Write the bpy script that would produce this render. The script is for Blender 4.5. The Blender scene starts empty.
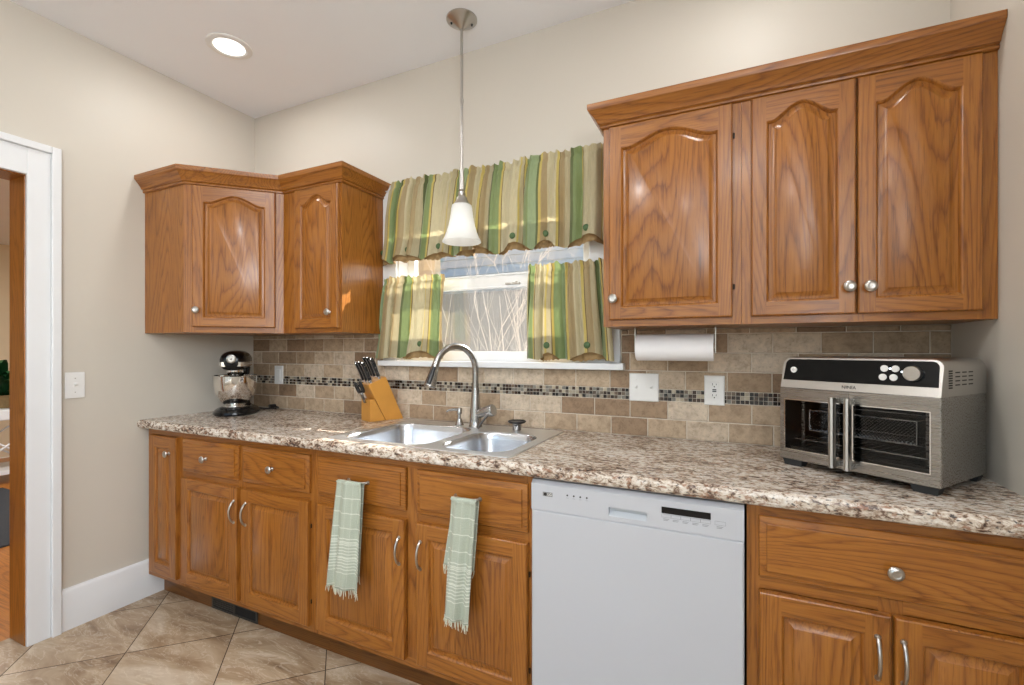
import bpy, bmesh, math, random
from mathutils import Vector, Matrix
PI = math.pi
random.seed(7)
SC = bpy.context.scene
COL = SC.collection

# ------------------------------------------------------------------ camera, world, lights, exposure
cam_d = bpy.data.cameras.new('camera')
cam = bpy.data.objects.new('camera', cam_d); COL.objects.link(cam)
cam.location = (2.7419, -1.9968, 1.2732)
cam.rotation_euler = (PI/2, 0, math.radians(25.1688))
cam_d.sensor_width = 36.0
cam_d.lens = 468.5257*36/1024
cam_d.shift_y = 6.6/1024
cam_d.clip_start = 0.02
SC.camera = cam
SC.view_settings.view_transform = 'Standard'
SC.view_settings.look = 'None'
SC.view_settings.gamma = 1.0
SC.view_settings.use_curve_mapping = False
SC.view_settings.exposure = -0.12

world = bpy.data.worlds.new('sky'); SC.world = world; world.use_nodes = True
wn = world.node_tree; wn.nodes.clear()
wo = wn.nodes.new('ShaderNodeOutputWorld'); wb = wn.nodes.new('ShaderNodeBackground')
sky = wn.nodes.new('ShaderNodeTexSky'); sky.sky_type = 'NISHITA'; sky.sun_disc = False
sky.sun_elevation = math.radians(34); sky.sun_rotation = math.radians(33); sky.air_density = 1.0; sky.dust_density = 1.0
wb.inputs['Strength'].default_value = 0.30
wn.links.new(sky.outputs[0], wb.inputs[0]); wn.links.new(wb.outputs[0], wo.inputs[0])

def light(name, kind, loc, energy, color=(1, 1, 1), rot=(0, 0, 0), **kw):
    d = bpy.data.lights.new(name, kind); d.energy = energy; d.color = color
    for k, v in kw.items(): setattr(d, k, v)
    o = bpy.data.objects.new(name, d); COL.objects.link(o); o.location = loc; o.rotation_euler = rot
    return o
sd = Vector((-0.55, -1.25, -0.95))
sun = light('sun', 'SUN', (6, 8, 6), 25.0, (1.0, 0.95, 0.87), angle=math.radians(0.6))
sun.rotation_euler = sd.to_track_quat('-Z', 'Y').to_euler()
H = 2.735
WARM = (1.0, 0.985, 0.965)
for lx, ly, e in ((0.545, -0.53, 5), (2.82, -0.50, 4.5), (1.7, -1.9, 15), (0.6, -2.7, 11), (2.8, -2.8, 10)):  # first two are known downlights, the other three are unseen lamps added for brightness
    light('downlight_and_fill', 'AREA', (lx, ly, H-0.012), e, WARM, shape='DISK', size=0.125)
# added fill from behind the camera, set at an unseen, added window
light('rear_fill', 'AREA', (1.75, -4.05, 1.35), 9, (0.93, 0.97, 1.0), rot=(PI/2, 0, 0), shape='RECTANGLE', size=2.5, size_y=2.0)

# added fill to brighten the left wall, set at an unseen side window
light('side_fill', 'AREA', (3.375, -2.9, 1.88), 36, (0.93, 0.97, 1.0), rot=(0, PI/2, 0), shape='RECTANGLE', size=0.95, size_y=1.5)
# second added fill at that window, tilted up to brighten the ceiling
light('ceiling_fill', 'AREA', (3.37, -2.9, 1.88), 36, (0.92, 0.96, 1.0), rot=(0, PI/2+math.radians(48), 0), shape='RECTANGLE', size=0.9, size_y=1.4)

# ------------------------------------------------------------------ helpers: materials
def lin(r, g, b):
    def f(c):
        c /= 255.0
        return c/12.92 if c <= 0.04045 else ((c+0.055)/1.055)**2.4
    return (f(r), f(g), f(b), 1.0)

class NT:
    def __init__(s, name):
        s.m = bpy.data.materials.new(name); s.m.use_nodes = True
        s.t = s.m.node_tree; s.t.nodes.clear()
        s.out = s.n('ShaderNodeOutputMaterial')
        s.b = s.n('ShaderNodeBsdfPrincipled'); s.l(s.b.outputs[0], s.out.inputs[0])
    def n(s, t, **kw):
        x = s.t.nodes.new(t)
        for k, v in kw.items(): setattr(x, k, v)
        return x
    def l(s, a, b): s.t.links.new(a, b)
    def set(s, node, **kw):
        for k, v in kw.items(): node.inputs[k.replace('_', ' ')].default_value = v
    def val(s, sock, v):
        if hasattr(v, 'links') or isinstance(v, bpy.types.NodeSocket): s.l(v, sock)
        else: sock.default_value = v
    def math(s, op, a, b=0.0, c=0.0):
        x = s.n('ShaderNodeMath', operation=op)
        s.val(x.inputs[0], a); s.val(x.inputs[1], b); s.val(x.inputs[2], c)
        return x.outputs[0]
    def vmath(s, op, a, b=(0, 0, 0)):
        x = s.n('ShaderNodeVectorMath', operation=op)
        s.val(x.inputs[0], a); s.val(x.inputs[1], b)
        return x.outputs[0]
    def ramp(s, fac, stops, interp='LINEAR'):
        x = s.n('ShaderNodeValToRGB'); cr = x.color_ramp; cr.interpolation = interp
        while len(cr.elements) < len(stops): cr.elements.new(0.5)
        for e, (p, c) in zip(cr.elements, stops):
            e.position = p; e.color = c if len(c) == 4 else (*c, 1)
        s.val(x.inputs[0], fac)
        return x.outputs[0]
    def noise(s, vec, scale, detail=2.0, rough=0.5, dist=0.0):
        x = s.n('ShaderNodeTexNoise'); s.set(x, Scale=scale, Detail=detail, Roughness=rough, Distortion=dist)
        if vec is not None: s.l(vec, x.inputs['Vector'])
        return x.outputs['Fac']
    def mix(s, a, b, f, blend='MIX'):
        x = s.n('ShaderNodeMix', data_type='RGBA', blend_type=blend)
        s.val(x.inputs[0], f); s.val(x.inputs[6], a); s.val(x.inputs[7], b)
        return x.outputs[2]
    def obj(s): return s.n('ShaderNodeTexCoord').outputs['Object']
    def bump(s, h, strength=0.1, dist=0.002):
        x = s.n('ShaderNodeBump'); s.set(x, Strength=strength, Distance=dist); s.l(h, x.inputs['Height']); s.l(x.outputs[0], s.b.inputs['Normal'])

def plain(name, c, rough=0.5, metal=0.0, spec=0.5, coat=0.0, emit=None, es=1.0, var=0.04, vs=30.0):
    k = NT(name)
    o = k.obj(); f = k.noise(o, vs, 3)
    k.l(k.mix(tuple(x*(1-var) for x in c[:3])+(1,), tuple(min(1, x*(1+var)) for x in c[:3])+(1,), f), k.b.inputs['Base Color'])
    k.set(k.b, Roughness=rough, Metallic=metal, Coat_Weight=coat)
    k.b.inputs['Specular IOR Level'].default_value = spec
    if emit:
        k.b.inputs['Emission Color'].default_value = emit; k.b.inputs['Emission Strength'].default_value = es
    return k.m

def oak(name, axis='z', boards=False, tint=1.0):
    k = NT(name)
    o = k.obj()
    oi = k.n('ShaderNodeObjectInfo')
    cx = k.n('ShaderNodeCombineXYZ')
    k.l(k.math('MULTIPLY', oi.outputs['Random'], 17.3), cx.inputs[0]); k.l(k.math('MULTIPLY', oi.outputs['Random'], 5.1), cx.inputs[1]); k.l(k.math('MULTIPLY', oi.outputs['Random'], 31.7), cx.inputs[2])
    v = k.vmath('ADD', o, cx.outputs[0])
    if axis == 'x':
        sep = k.n('ShaderNodeSeparateXYZ'); k.l(v, sep.inputs[0])
        cb = k.n('ShaderNodeCombineXYZ'); k.l(sep.outputs[2], cb.inputs[0]); k.l(sep.outputs[1], cb.inputs[1]); k.l(sep.outputs[0], cb.inputs[2]); v = cb.outputs[0]
    btone = None
    if boards:
        sep = k.n('ShaderNodeSeparateXYZ'); k.l(o, sep.inputs[0])
        fl = k.math('FLOOR', k.math('ADD', k.math('DIVIDE', sep.outputs[0], 0.085), k.math('MULTIPLY', oi.outputs['Random'], 9.0)))
        wnz = k.n('ShaderNodeTexWhiteNoise', noise_dimensions='1D'); k.l(fl, wnz.inputs['W'])
        btone = wnz.outputs['Value']
        cb2 = k.n('ShaderNodeCombineXYZ'); k.l(k.math('MULTIPLY', btone, 7.0), cb2.inputs[0]); k.l(k.math('MULTIPLY', btone, 3.0), cb2.inputs[2])
        v = k.vmath('ADD', v, cb2.outputs[0])
    g = k.vmath('MULTIPLY', v, (1.0, 1.0, 0.10))
    f1 = k.noise(g, 5.2, 1.0, 0.4, 0.15)
    jig = k.noise(k.vmath('MULTIPLY', v, (1, 1, 0.12)), 40.0, 2, 0.6)
    ring = k.math('FRACT', k.math('ADD', k.math('MULTIPLY', f1, 34.0), k.math('MULTIPLY', jig, 0.9)))
    fine = k.noise(k.vmath('MULTIPLY', v, (1, 1, 0.035)), 240.0, 2, 0.6)
    pores = k.noise(k.vmath('MULTIPLY', v, (1, 1, 0.05)), 130.0, 3, 0.75)
    tone = k.noise(k.vmath('MULTIPLY', v, (1, 1, 0.25)), 5.0, 2)
    A = tuple(x*tint for x in (0.218, 0.072, 0.0105)); B = tuple(x*tint for x in (0.292, 0.103, 0.0150)); D = tuple(x*tint for x in (0.345, 0.130, 0.0200))
    base = k.ramp(k.math('ADD', ring, k.math('MULTIPLY', k.math('SUBTRACT', fine, 0.5), 0.35)), [(0.0, A), (0.16, B), (0.45, D), (0.80, D), (0.93, B), (1.0, A)])
    dk = k.ramp(pores, [(0.37, (0.62, 0.56, 0.50)), (0.45, (1, 1, 1))])
    c = k.mix(base, dk, 0.75, 'MULTIPLY')
    c = k.mix(c, k.ramp(fine, [(0.30, (0.80, 0.77, 0.73)), (0.50, (1, 1, 1)), (0.70, (1.08, 1.08, 1.07))]), 0.9, 'MULTIPLY')
    tr = k.ramp(tone, [(0.3, (0.90, 0.87, 0.84)), (0.65, (1.05, 1.05, 1.05))])
    c = k.mix(c, tr, 0.9, 'MULTIPLY')
    if btone is not None:
        c = k.mix(c, k.ramp(btone, [(0.0, (0.84, 0.82, 0.80)), (1.0, (1.06, 1.06, 1.05))]), 1.0, 'MULTIPLY')
    k.l(c, k.b.inputs['Base Color'])
    k.set(k.b, Roughness=0.30, Coat_Weight=0.12, Coat_Roughness=0.15)
    k.bump(pores, 0.12, 0.001)
    return k.m

M = {}
M['oak_v'] = oak('oak_upright_grain'); M['oak_h'] = oak('oak_level_grain', 'x'); M['oak_b'] = oak('oak_glued_boards', 'z', True)
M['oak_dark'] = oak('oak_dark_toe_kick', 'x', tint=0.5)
M['jamb_wood'] = oak('orange_oak_door_jamb', 'z', tint=1.0)

def wall_paint():
    k = NT('beige_wall_paint'); o = k.obj()
    f = k.noise(o, 1.4, 3)
    k.l(k.mix(lin(203, 196, 184), lin(208, 202, 191), f), k.b.inputs['Base Color'])
    k.set(k.b, Roughness=0.44); k.b.inputs['Specular IOR Level'].default_value = 0.3
    k.bump(k.noise(o, 220, 3), 0.05, 0.001)
    return k.m
M['wall'] = wall_paint()
M['ceiling'] = plain('white_ceiling_paint', lin(240, 243, 248), 0.75, var=0.015, vs=3)
M['white_trim'] = plain('white_trim_paint', lin(226, 228, 230), 0.35, var=0.02, vs=8)
M['vinyl'] = plain('white_vinyl', lin(238, 240, 242), 0.35, var=0.01)
M['white_plastic'] = plain('white_plastic', lin(232, 232, 230), 0.35, var=0.01)
M['appliance_white'] = plain('white_enamel', lin(190, 193, 199), 0.28, var=0.01, vs=3)
M['appliance_lip'] = plain('white_enamel_recess', lin(190, 196, 202), 0.35)
M['nickel'] = plain('satin_nickel', (0.50, 0.48, 0.45, 1), 0.28, 1.0)
M['chrome'] = plain('polished_chrome', (0.8, 0.8, 0.8, 1), 0.1, 1.0)
M['black_plastic'] = plain('black_plastic', (0.012, 0.012, 0.013, 1), 0.35)
M['black_gloss'] = plain('black_gloss_enamel', (0.006, 0.006, 0.0065, 1), 0.16, spec=0.3)
M['control_glass'] = plain('black_control_glass', (0.004, 0.004, 0.004, 1), 0.22, spec=0.16)
M['black_matte'] = plain('black_matte', (0.006, 0.006, 0.006, 1), 0.7)
M['grey_text'] = plain('grey_print', lin(120, 125, 132), 0.5)
M['dark_text'] = plain('dark_print', lin(35, 33, 33), 0.5)
M['badge'] = plain('grey_badge', lin(140, 142, 142), 0.35, 0.3)
M['hinge'] = plain('dark_bronze_hinge', (0.03, 0.018, 0.01, 1), 0.45, 0.6)
M['rubber'] = plain('dark_rubber', (0.02, 0.022, 0.024, 1), 0.6)
M['paper'] = plain('white_paper', lin(236, 236, 238), 0.9, var=0.015, vs=60)
M['vent'] = plain('dark_grey_vent_metal', lin(66, 64, 60), 0.45, 0.3)
M['vent_dark'] = plain('black_duct', (0.01, 0.01, 0.01, 1), 0.8)
M['knife_wood'] = plain('honey_birch_block', lin(206, 146, 66), 0.35, var=0.12, vs=14)
M['siding'] = plain('blue_grey_siding', lin(196, 204, 208), 0.6, var=0.05, vs=4)
M['fence'] = plain('weathered_grey_fence', lin(168, 166, 162), 0.8, var=0.12, vs=6)
M['twig'] = plain('sunlit_pale_bark', lin(225, 215, 205), 0.7, var=0.1)  # bark colour paled to carry the sunlight on the twigs
M['ground'] = plain('pale_winter_ground', lin(150, 148, 140), 0.9, var=0.2, vs=3)
M['leaf'] = plain('dark_green_leaf', lin(25, 70, 38), 0.35, var=0.4, vs=8)
M['hall_wall'] = plain('cream_paint', lin(214, 196, 166), 0.6, var=0.02)
M['rug'] = plain('charcoal_rug', lin(52, 55, 60), 0.95, var=0.3, vs=60)
M['tan_floor'] = oak('pale_oak_floor_boards', 'x', tint=1.5)
M['lamp_glow'] = plain('lit_diffuser', lin(255, 250, 240), 0.5, emit=(1, 0.98, 0.95, 1), es=2.0)
M['led'] = plain('lit_white_led', (1, 1, 1, 1), 0.5, emit=(0.8, 0.9, 1, 1), es=4.0)

def steel(name, c=(0.60, 0.58, 0.55), rough=0.3, axis=0, sc=260.0):
    k = NT(name); o = k.obj()
    s = [1, 1, 1]; s[axis] = 0.02
    f = k.noise(k.vmath('MULTIPLY', o, tuple(s)), sc, 3)
    k.l(k.ramp(f, [(0.25, tuple(x*0.88 for x in c)), (0.75, tuple(x*1.06 for x in c))]), k.b.inputs['Base Color'])
    k.set(k.b, Metallic=1.0, Roughness=rough)
    k.l(k.math('MULTIPLY_ADD', f, 0.14, rough-0.07), k.b.inputs['Roughness'])
    return k.m
M['dark_reflection_steel'] = plain('dark_reflection_steel', (0.12, 0.12, 0.118, 1), 0.3, 1.0)  # lever steel, darkened so its colour carries a dark reflection
M['rim_steel'] = plain('satin_rim_steel', (0.78, 0.79, 0.80, 1), 0.42, 1.0, var=0.01)
M['steel'] = steel('brushed_steel', (0.36, 0.345, 0.325), 0.28)
M['steel_bright'] = plain('bright_steel', (0.52, 0.505, 0.485, 1), 0.28, 1.0, var=0.02)
M['sink_steel'] = plain('satin_sink_steel', (0.60, 0.62, 0.65, 1), 0.27, 1.0, var=0.01)
M['bowl_steel'] = plain('polished_bowl_steel', (0.74, 0.72, 0.69, 1), 0.08, 1.0, var=0.01)
M['faucet_steel'] = plain('brushed_faucet_steel', (0.40, 0.395, 0.385, 1), 0.24, 1.0, var=0.02)

def glass_mat(name, tint=(1, 1, 1, 1), refl=0.12, rough=0.02, fk=0.9):
    k = NT(name); k.t.nodes.remove(k.b)
    tr = k.n('ShaderNodeBsdfTransparent'); tr.inputs[0].default_value = tint
    gl = k.n('ShaderNodeBsdfGlossy'); gl.inputs['Roughness'].default_value = rough
    fr = k.n('ShaderNodeFresnel'); geo = k.n('ShaderNodeNewGeometry'); k.l(k.math('MULTIPLY_ADD', geo.outputs['Backfacing'], 1/1.5-1.5, 1.5), fr.inputs[0])
    f = k.math('MULTIPLY_ADD', fr.outputs[0], fk, refl*0.3)
    mx = k.n('ShaderNodeMixShader'); k.l(f, mx.inputs[0]); k.l(tr.outputs[0], mx.inputs[1]); k.l(gl.outputs[0], mx.inputs[2])
    k.l(mx.outputs[0], k.out.inputs[0])
    return k.m
M['glass'] = glass_mat('window_glass')
M['oven_glass'] = glass_mat('tinted_oven_glass', (0.70, 0.70, 0.70, 1), 0.0, 0.03, 0.45)

def screen_mat():
    k = NT('insect_screen_mesh'); o = k.obj()
    tr = k.n('ShaderNodeBsdfTransparent'); 
    k.b.inputs['Base Color'].default_value = lin(128, 128, 128); k.b.inputs['Roughness'].default_value = 0.7
    tl = k.n('ShaderNodeBsdfTranslucent'); tl.inputs[0].default_value = lin(130, 130, 128)
    m0 = k.n('ShaderNodeMixShader'); m0.inputs[0].default_value = 0.3; k.l(k.b.outputs[0], m0.inputs[1]); k.l(tl.outputs[0], m0.inputs[2])
    sep = k.n('ShaderNodeSeparateXYZ'); k.l(o, sep.inputs[0])
    def wires(s): return k.math('LESS_THAN', k.math('FRACT', k.math('DIVIDE', s, 0.0016)), 0.17)
    f = k.math('MAXIMUM', wires(sep.outputs[0]), wires(sep.outputs[2]))
    mx = k.n('ShaderNodeMixShader'); k.l(f, mx.inputs[0]); k.l(tr.outputs[0], mx.inputs[1]); k.l(m0.outputs[0], mx.inputs[2])
    k.l(mx.outputs[0], k.out.inputs[0])
    return k.m
M['screen'] = screen_mat()

def shade_mat():
    k = NT('frosted_white_glass'); o = k.obj()
    f = k.noise(o, 14, 4, 0.6)
    k.l(k.mix(lin(222, 222, 221), lin(238, 238, 237), f), k.b.inputs['Base Color']); k.set(k.b, Roughness=0.3)
    tl = k.n('ShaderNodeBsdfTranslucent'); tl.inputs[0].default_value = (0.95, 0.95, 0.93, 1)
    mx = k.n('ShaderNodeMixShader'); mx.inputs[0].default_value = 0.5; k.l(k.b.outputs[0], mx.inputs[1]); k.l(tl.outputs[0], mx.inputs[2]); k.l(mx.outputs[0], k.out.inputs[0])
    return k.m
M['shade'] = shade_mat()

def fabric_striped():
    k = NT('striped_curtain_cloth')
    uv = k.n('ShaderNodeUVMap'); sep = k.n('ShaderNodeSeparateXYZ'); k.l(uv.outputs[0], sep.inputs[0])
    u = k.math('FRACT', sep.outputs[0])
    be = lin(198, 188, 152); be2 = lin(186, 174, 138); tan = lin(168, 148, 106); sg = lin(128, 146, 92); ol = lin(92, 102, 54); ye = lin(198, 178, 96); br = lin(108, 90, 56); gg = lin(146, 164, 120)
    c = k.ramp(u, [(0.0, be), (0.17, ye), (0.19, be2), (0.24, br), (0.25, ye), (0.27, sg), (0.36, gg), (0.43, ol), (0.45, ye), (0.475, tan), (0.54, be), (0.66, ye), (0.68, br), (0.69, tan), (0.75, be2), (0.82, ol), (0.84, sg), (0.93, ye), (0.95, br), (0.96, be)], 'CONSTANT')
    n1 = k.noise(k.vmath('MULTIPLY', uv.outputs[0], (60, 1.5, 1)), 8, 2)
    c = k.mix(c, k.ramp(n1, [(0.3, (0.82, 0.80, 0.78)), (0.7, (1.05, 1.05, 1.05))]), 1.0, 'MULTIPLY')
    k.l(c, k.b.inputs['Base Color']); k.set(k.b, Roughness=0.55); k.b.inputs['Sheen Weight'].default_value = 0.3
    tl = k.n('ShaderNodeBsdfTranslucent'); k.l(c, tl.inputs[0])
    mx = k.n('ShaderNodeMixShader'); mx.inputs[0].default_value = 0.22; k.l(k.b.outputs[0], mx.inputs[1]); k.l(tl.outputs[0], mx.inputs[2]); k.l(mx.outputs[0], k.out.inputs[0])
    return k.m
M['curtain'] = fabric_striped()
M['lining'] = plain('brown_curtain_lining', lin(150, 124, 84), 0.8, var=0.35, vs=40)
M['button'] = plain('green_covered_button', lin(70, 96, 56), 0.6)

def towel_mat():
    k = NT('sage_striped_towel')
    uv = k.n('ShaderNodeUVMap'); sep = k.n('ShaderNodeSeparateXYZ'); k.l(uv.outputs[0], sep.inputs[0])
    v = sep.outputs[1]
    base = lin(178, 186, 170); wh = lin(214, 218, 206)
    wide = k.math('LESS_THAN', k.math('FRACT', k.math('DIVIDE', v, 0.056)), 0.06)
    band = k.math('MULTIPLY', k.math('GREATER_THAN', v, 0.20), k.math('LESS_THAN', v, 0.33))
    close = k.math('MULTIPLY', k.math('LESS_THAN', k.math('FRACT', k.math('DIVIDE', v, 0.0115)), 0.33), band)
    lng = k.math('LESS_THAN', k.math('FRACT', k.math('DIVIDE', sep.outputs[0], 0.05)), 0.04)
    f = k.math('MAXIMUM', k.math('MAXIMUM', wide, close), k.math('MULTIPLY', lng, 0.5))
    nz = k.noise(k.vmath('MULTIPLY', uv.outputs[0], (1, 1, 1)), 260, 2)
    c = k.mix(base, wh, f)
    c = k.mix(c, k.ramp(nz, [(0.3, (0.86, 0.87, 0.86)), (0.7, (1.05, 1.05, 1.05))]), 1.0, 'MULTIPLY')
    k.l(c, k.b.inputs['Base Color']); k.set(k.b, Roughness=0.9)
    k.bump(nz, 0.3, 0.002)
    return k.m
M['towel'] = towel_mat()
M['fringe'] = plain('pale_towel_fringe', lin(204, 208, 190), 0.9, var=0.1)

def tile_attr_mat(name, stops, rough, mott=0.5, sc=38.0):
    k = NT(name); o = k.obj()
    at = k.n('ShaderNodeAttribute', attribute_name='tone')
    c = k.ramp(at.outputs['Fac'], stops)
    n1 = k.noise(o, sc, 4, 0.65, 0.3)
    c = k.mix(c, k.ramp(n1, [(0.28, (0.66, 0.62, 0.57)), (0.5, (0.97, 0.97, 0.96)), (0.72, (1.18, 1.17, 1.15))]), mott, 'MULTIPLY')
    n2 = k.noise(o, sc*3.2, 3, 0.7)
    c = k.mix(c, k.ramp(n2, [(0.30, (0.60, 0.55, 0.5)), (0.40, (1, 1, 1))]), mott*0.8, 'MULTIPLY')
    k.l(c, k.b.inputs['Base Color']); k.set(k.b, Roughness=rough)
    k.bump(n2, 0.2, 0.002)
    return k.m
M['travertine'] = tile_attr_mat('tumbled_travertine', [(0.0, lin(134, 108, 84)), (0.3, lin(164, 140, 114)), (0.7, lin(186, 165, 140)), (1.0, lin(208, 193, 174))], 0.7, 1.0)
M['mosaic'] = tile_attr_mat('glass_and_stone_mosaic', [(0.0, lin(26, 20, 18)), (0.3, lin(62, 42, 32)), (0.5, lin(112, 98, 84)), (0.75, lin(128, 128, 122)), (1.0, lin(186, 174, 152))], 0.18, 0.3)
M['grout'] = plain('pale_grout', lin(216, 206, 192), 0.85, var=0.06, vs=80)

def granite():
    k = NT('speckled_brown_granite_laminate'); o = k.obj()
    st = k.vmath('MULTIPLY', o, (0.6, 1.0, 1.0))
    a = k.noise(st, 76, 4, 0.68, 0.6); b = k.noise(st, 120, 3, 0.6, 0.3); d = k.noise(st, 9, 3, 0.6, 0.5); e = k.noise(k.vmath('ADD', st, (5, 3, 1)), 78, 3, 0.6, 0.4)
    x = k.math('ADD', k.math('MULTIPLY', a, 0.75), k.math('MULTIPLY', d, 0.3))
    c = k.ramp(x, [(0.36, lin(48, 40, 38)), (0.44, lin(112, 90, 76)), (0.50, lin(178, 160, 142)), (0.56, lin(214, 204, 190)), (0.68, lin(232, 228, 222))])
    c = k.mix(c, lin(62, 58, 60), k.ramp(b, [(0.58, (0, 0, 0)), (0.66, (0.9, 0.9, 0.9))]))
    c = k.mix(c, lin(150, 104, 76), k.ramp(e, [(0.58, (0, 0, 0)), (0.66, (0.75, 0.75, 0.75))]))
    k.l(c, k.b.inputs['Base Color']); k.set(k.b, Roughness=0.24)
    return k.m
M['granite'] = granite()

def floor_tile():
    k = NT('diagonal_stone_floor_tiles'); g = k.n('ShaderNodeNewGeometry'); pos = g.outputs['Position']
    sep = k.n('ShaderNodeSeparateXYZ'); k.l(pos, sep.inputs[0])
    P = 0.5605
    a = k.math('DIVIDE', k.math('SUBTRACT', k.math('ADD', sep.outputs[0], sep.outputs[1]), 0.092), P)
    b = k.math('DIVIDE', k.math('SUBTRACT', k.math('SUBTRACT', sep.outputs[0], sep.outputs[1]), 1.352), P)
    def edge(s):
        f = k.math('FRACT', s); return k.math('MINIMUM', f, k.math('SUBTRACT', 1.0, f))
    gm = k.math('LESS_THAN', k.math('MINIMUM', edge(a), edge(b)), 0.0048)
    cell = k.n('ShaderNodeCombineXYZ'); k.l(k.math('FLOOR', a), cell.inputs[0]); k.l(k.math('FLOOR', b), cell.inputs[1])
    wn_ = k.n('ShaderNodeTexWhiteNoise', noise_dimensions='2D'); k.l(cell.outputs[0], wn_.inputs['Vector'])
    off = k.vmath('MULTIPLY', wn_.outputs['Color'], (11, 7, 5))
    v = k.vmath('ADD', pos, off)
    rot = k.n('ShaderNodeMapping'); rot.inputs['Rotation'].default_value = (0, 0, math.radians(-28)); rot.inputs['Scale'].default_value = (0.42, 1.25, 1); k.l(v, rot.inputs[0])
    n1 = k.noise(rot.outputs[0], 5.2, 5, 0.62, 1.1)
    n2 = k.noise(rot.outputs[0], 11, 4, 0.6, 1.6)
    c = k.ramp(n1, [(0.30, lin(124, 100, 76)), (0.42, lin(158, 134, 107)), (0.55, lin(184, 164, 138)), (0.70, lin(208, 194, 174))])
    vein = k.ramp(n2, [(0.485, (0, 0, 0)), (0.505, (0.35, 0.35, 0.35)), (0.53, (0, 0, 0))])
    c = k.mix(c, lin(232, 224, 208), vein)
    c = k.mix(c, k.ramp(wn_.outputs['Value'], [(0, (0.93, 0.92, 0.91)), (1, (1.05, 1.05, 1.04))]), 1.0, 'MULTIPLY')
    c = k.mix(c, lin(72, 58, 46), gm)
    k.l(c, k.b.inputs['Base Color']); k.l(k.math('MULTIPLY_ADD', gm, 0.4, 0.36), k.b.inputs['Roughness'])
    k.bump(k.math('SUBTRACT', k.math('MULTIPLY', n1, 0.3), gm), 0.25, 0.003)
    return k.m
M['floor'] = floor_tile()

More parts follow.
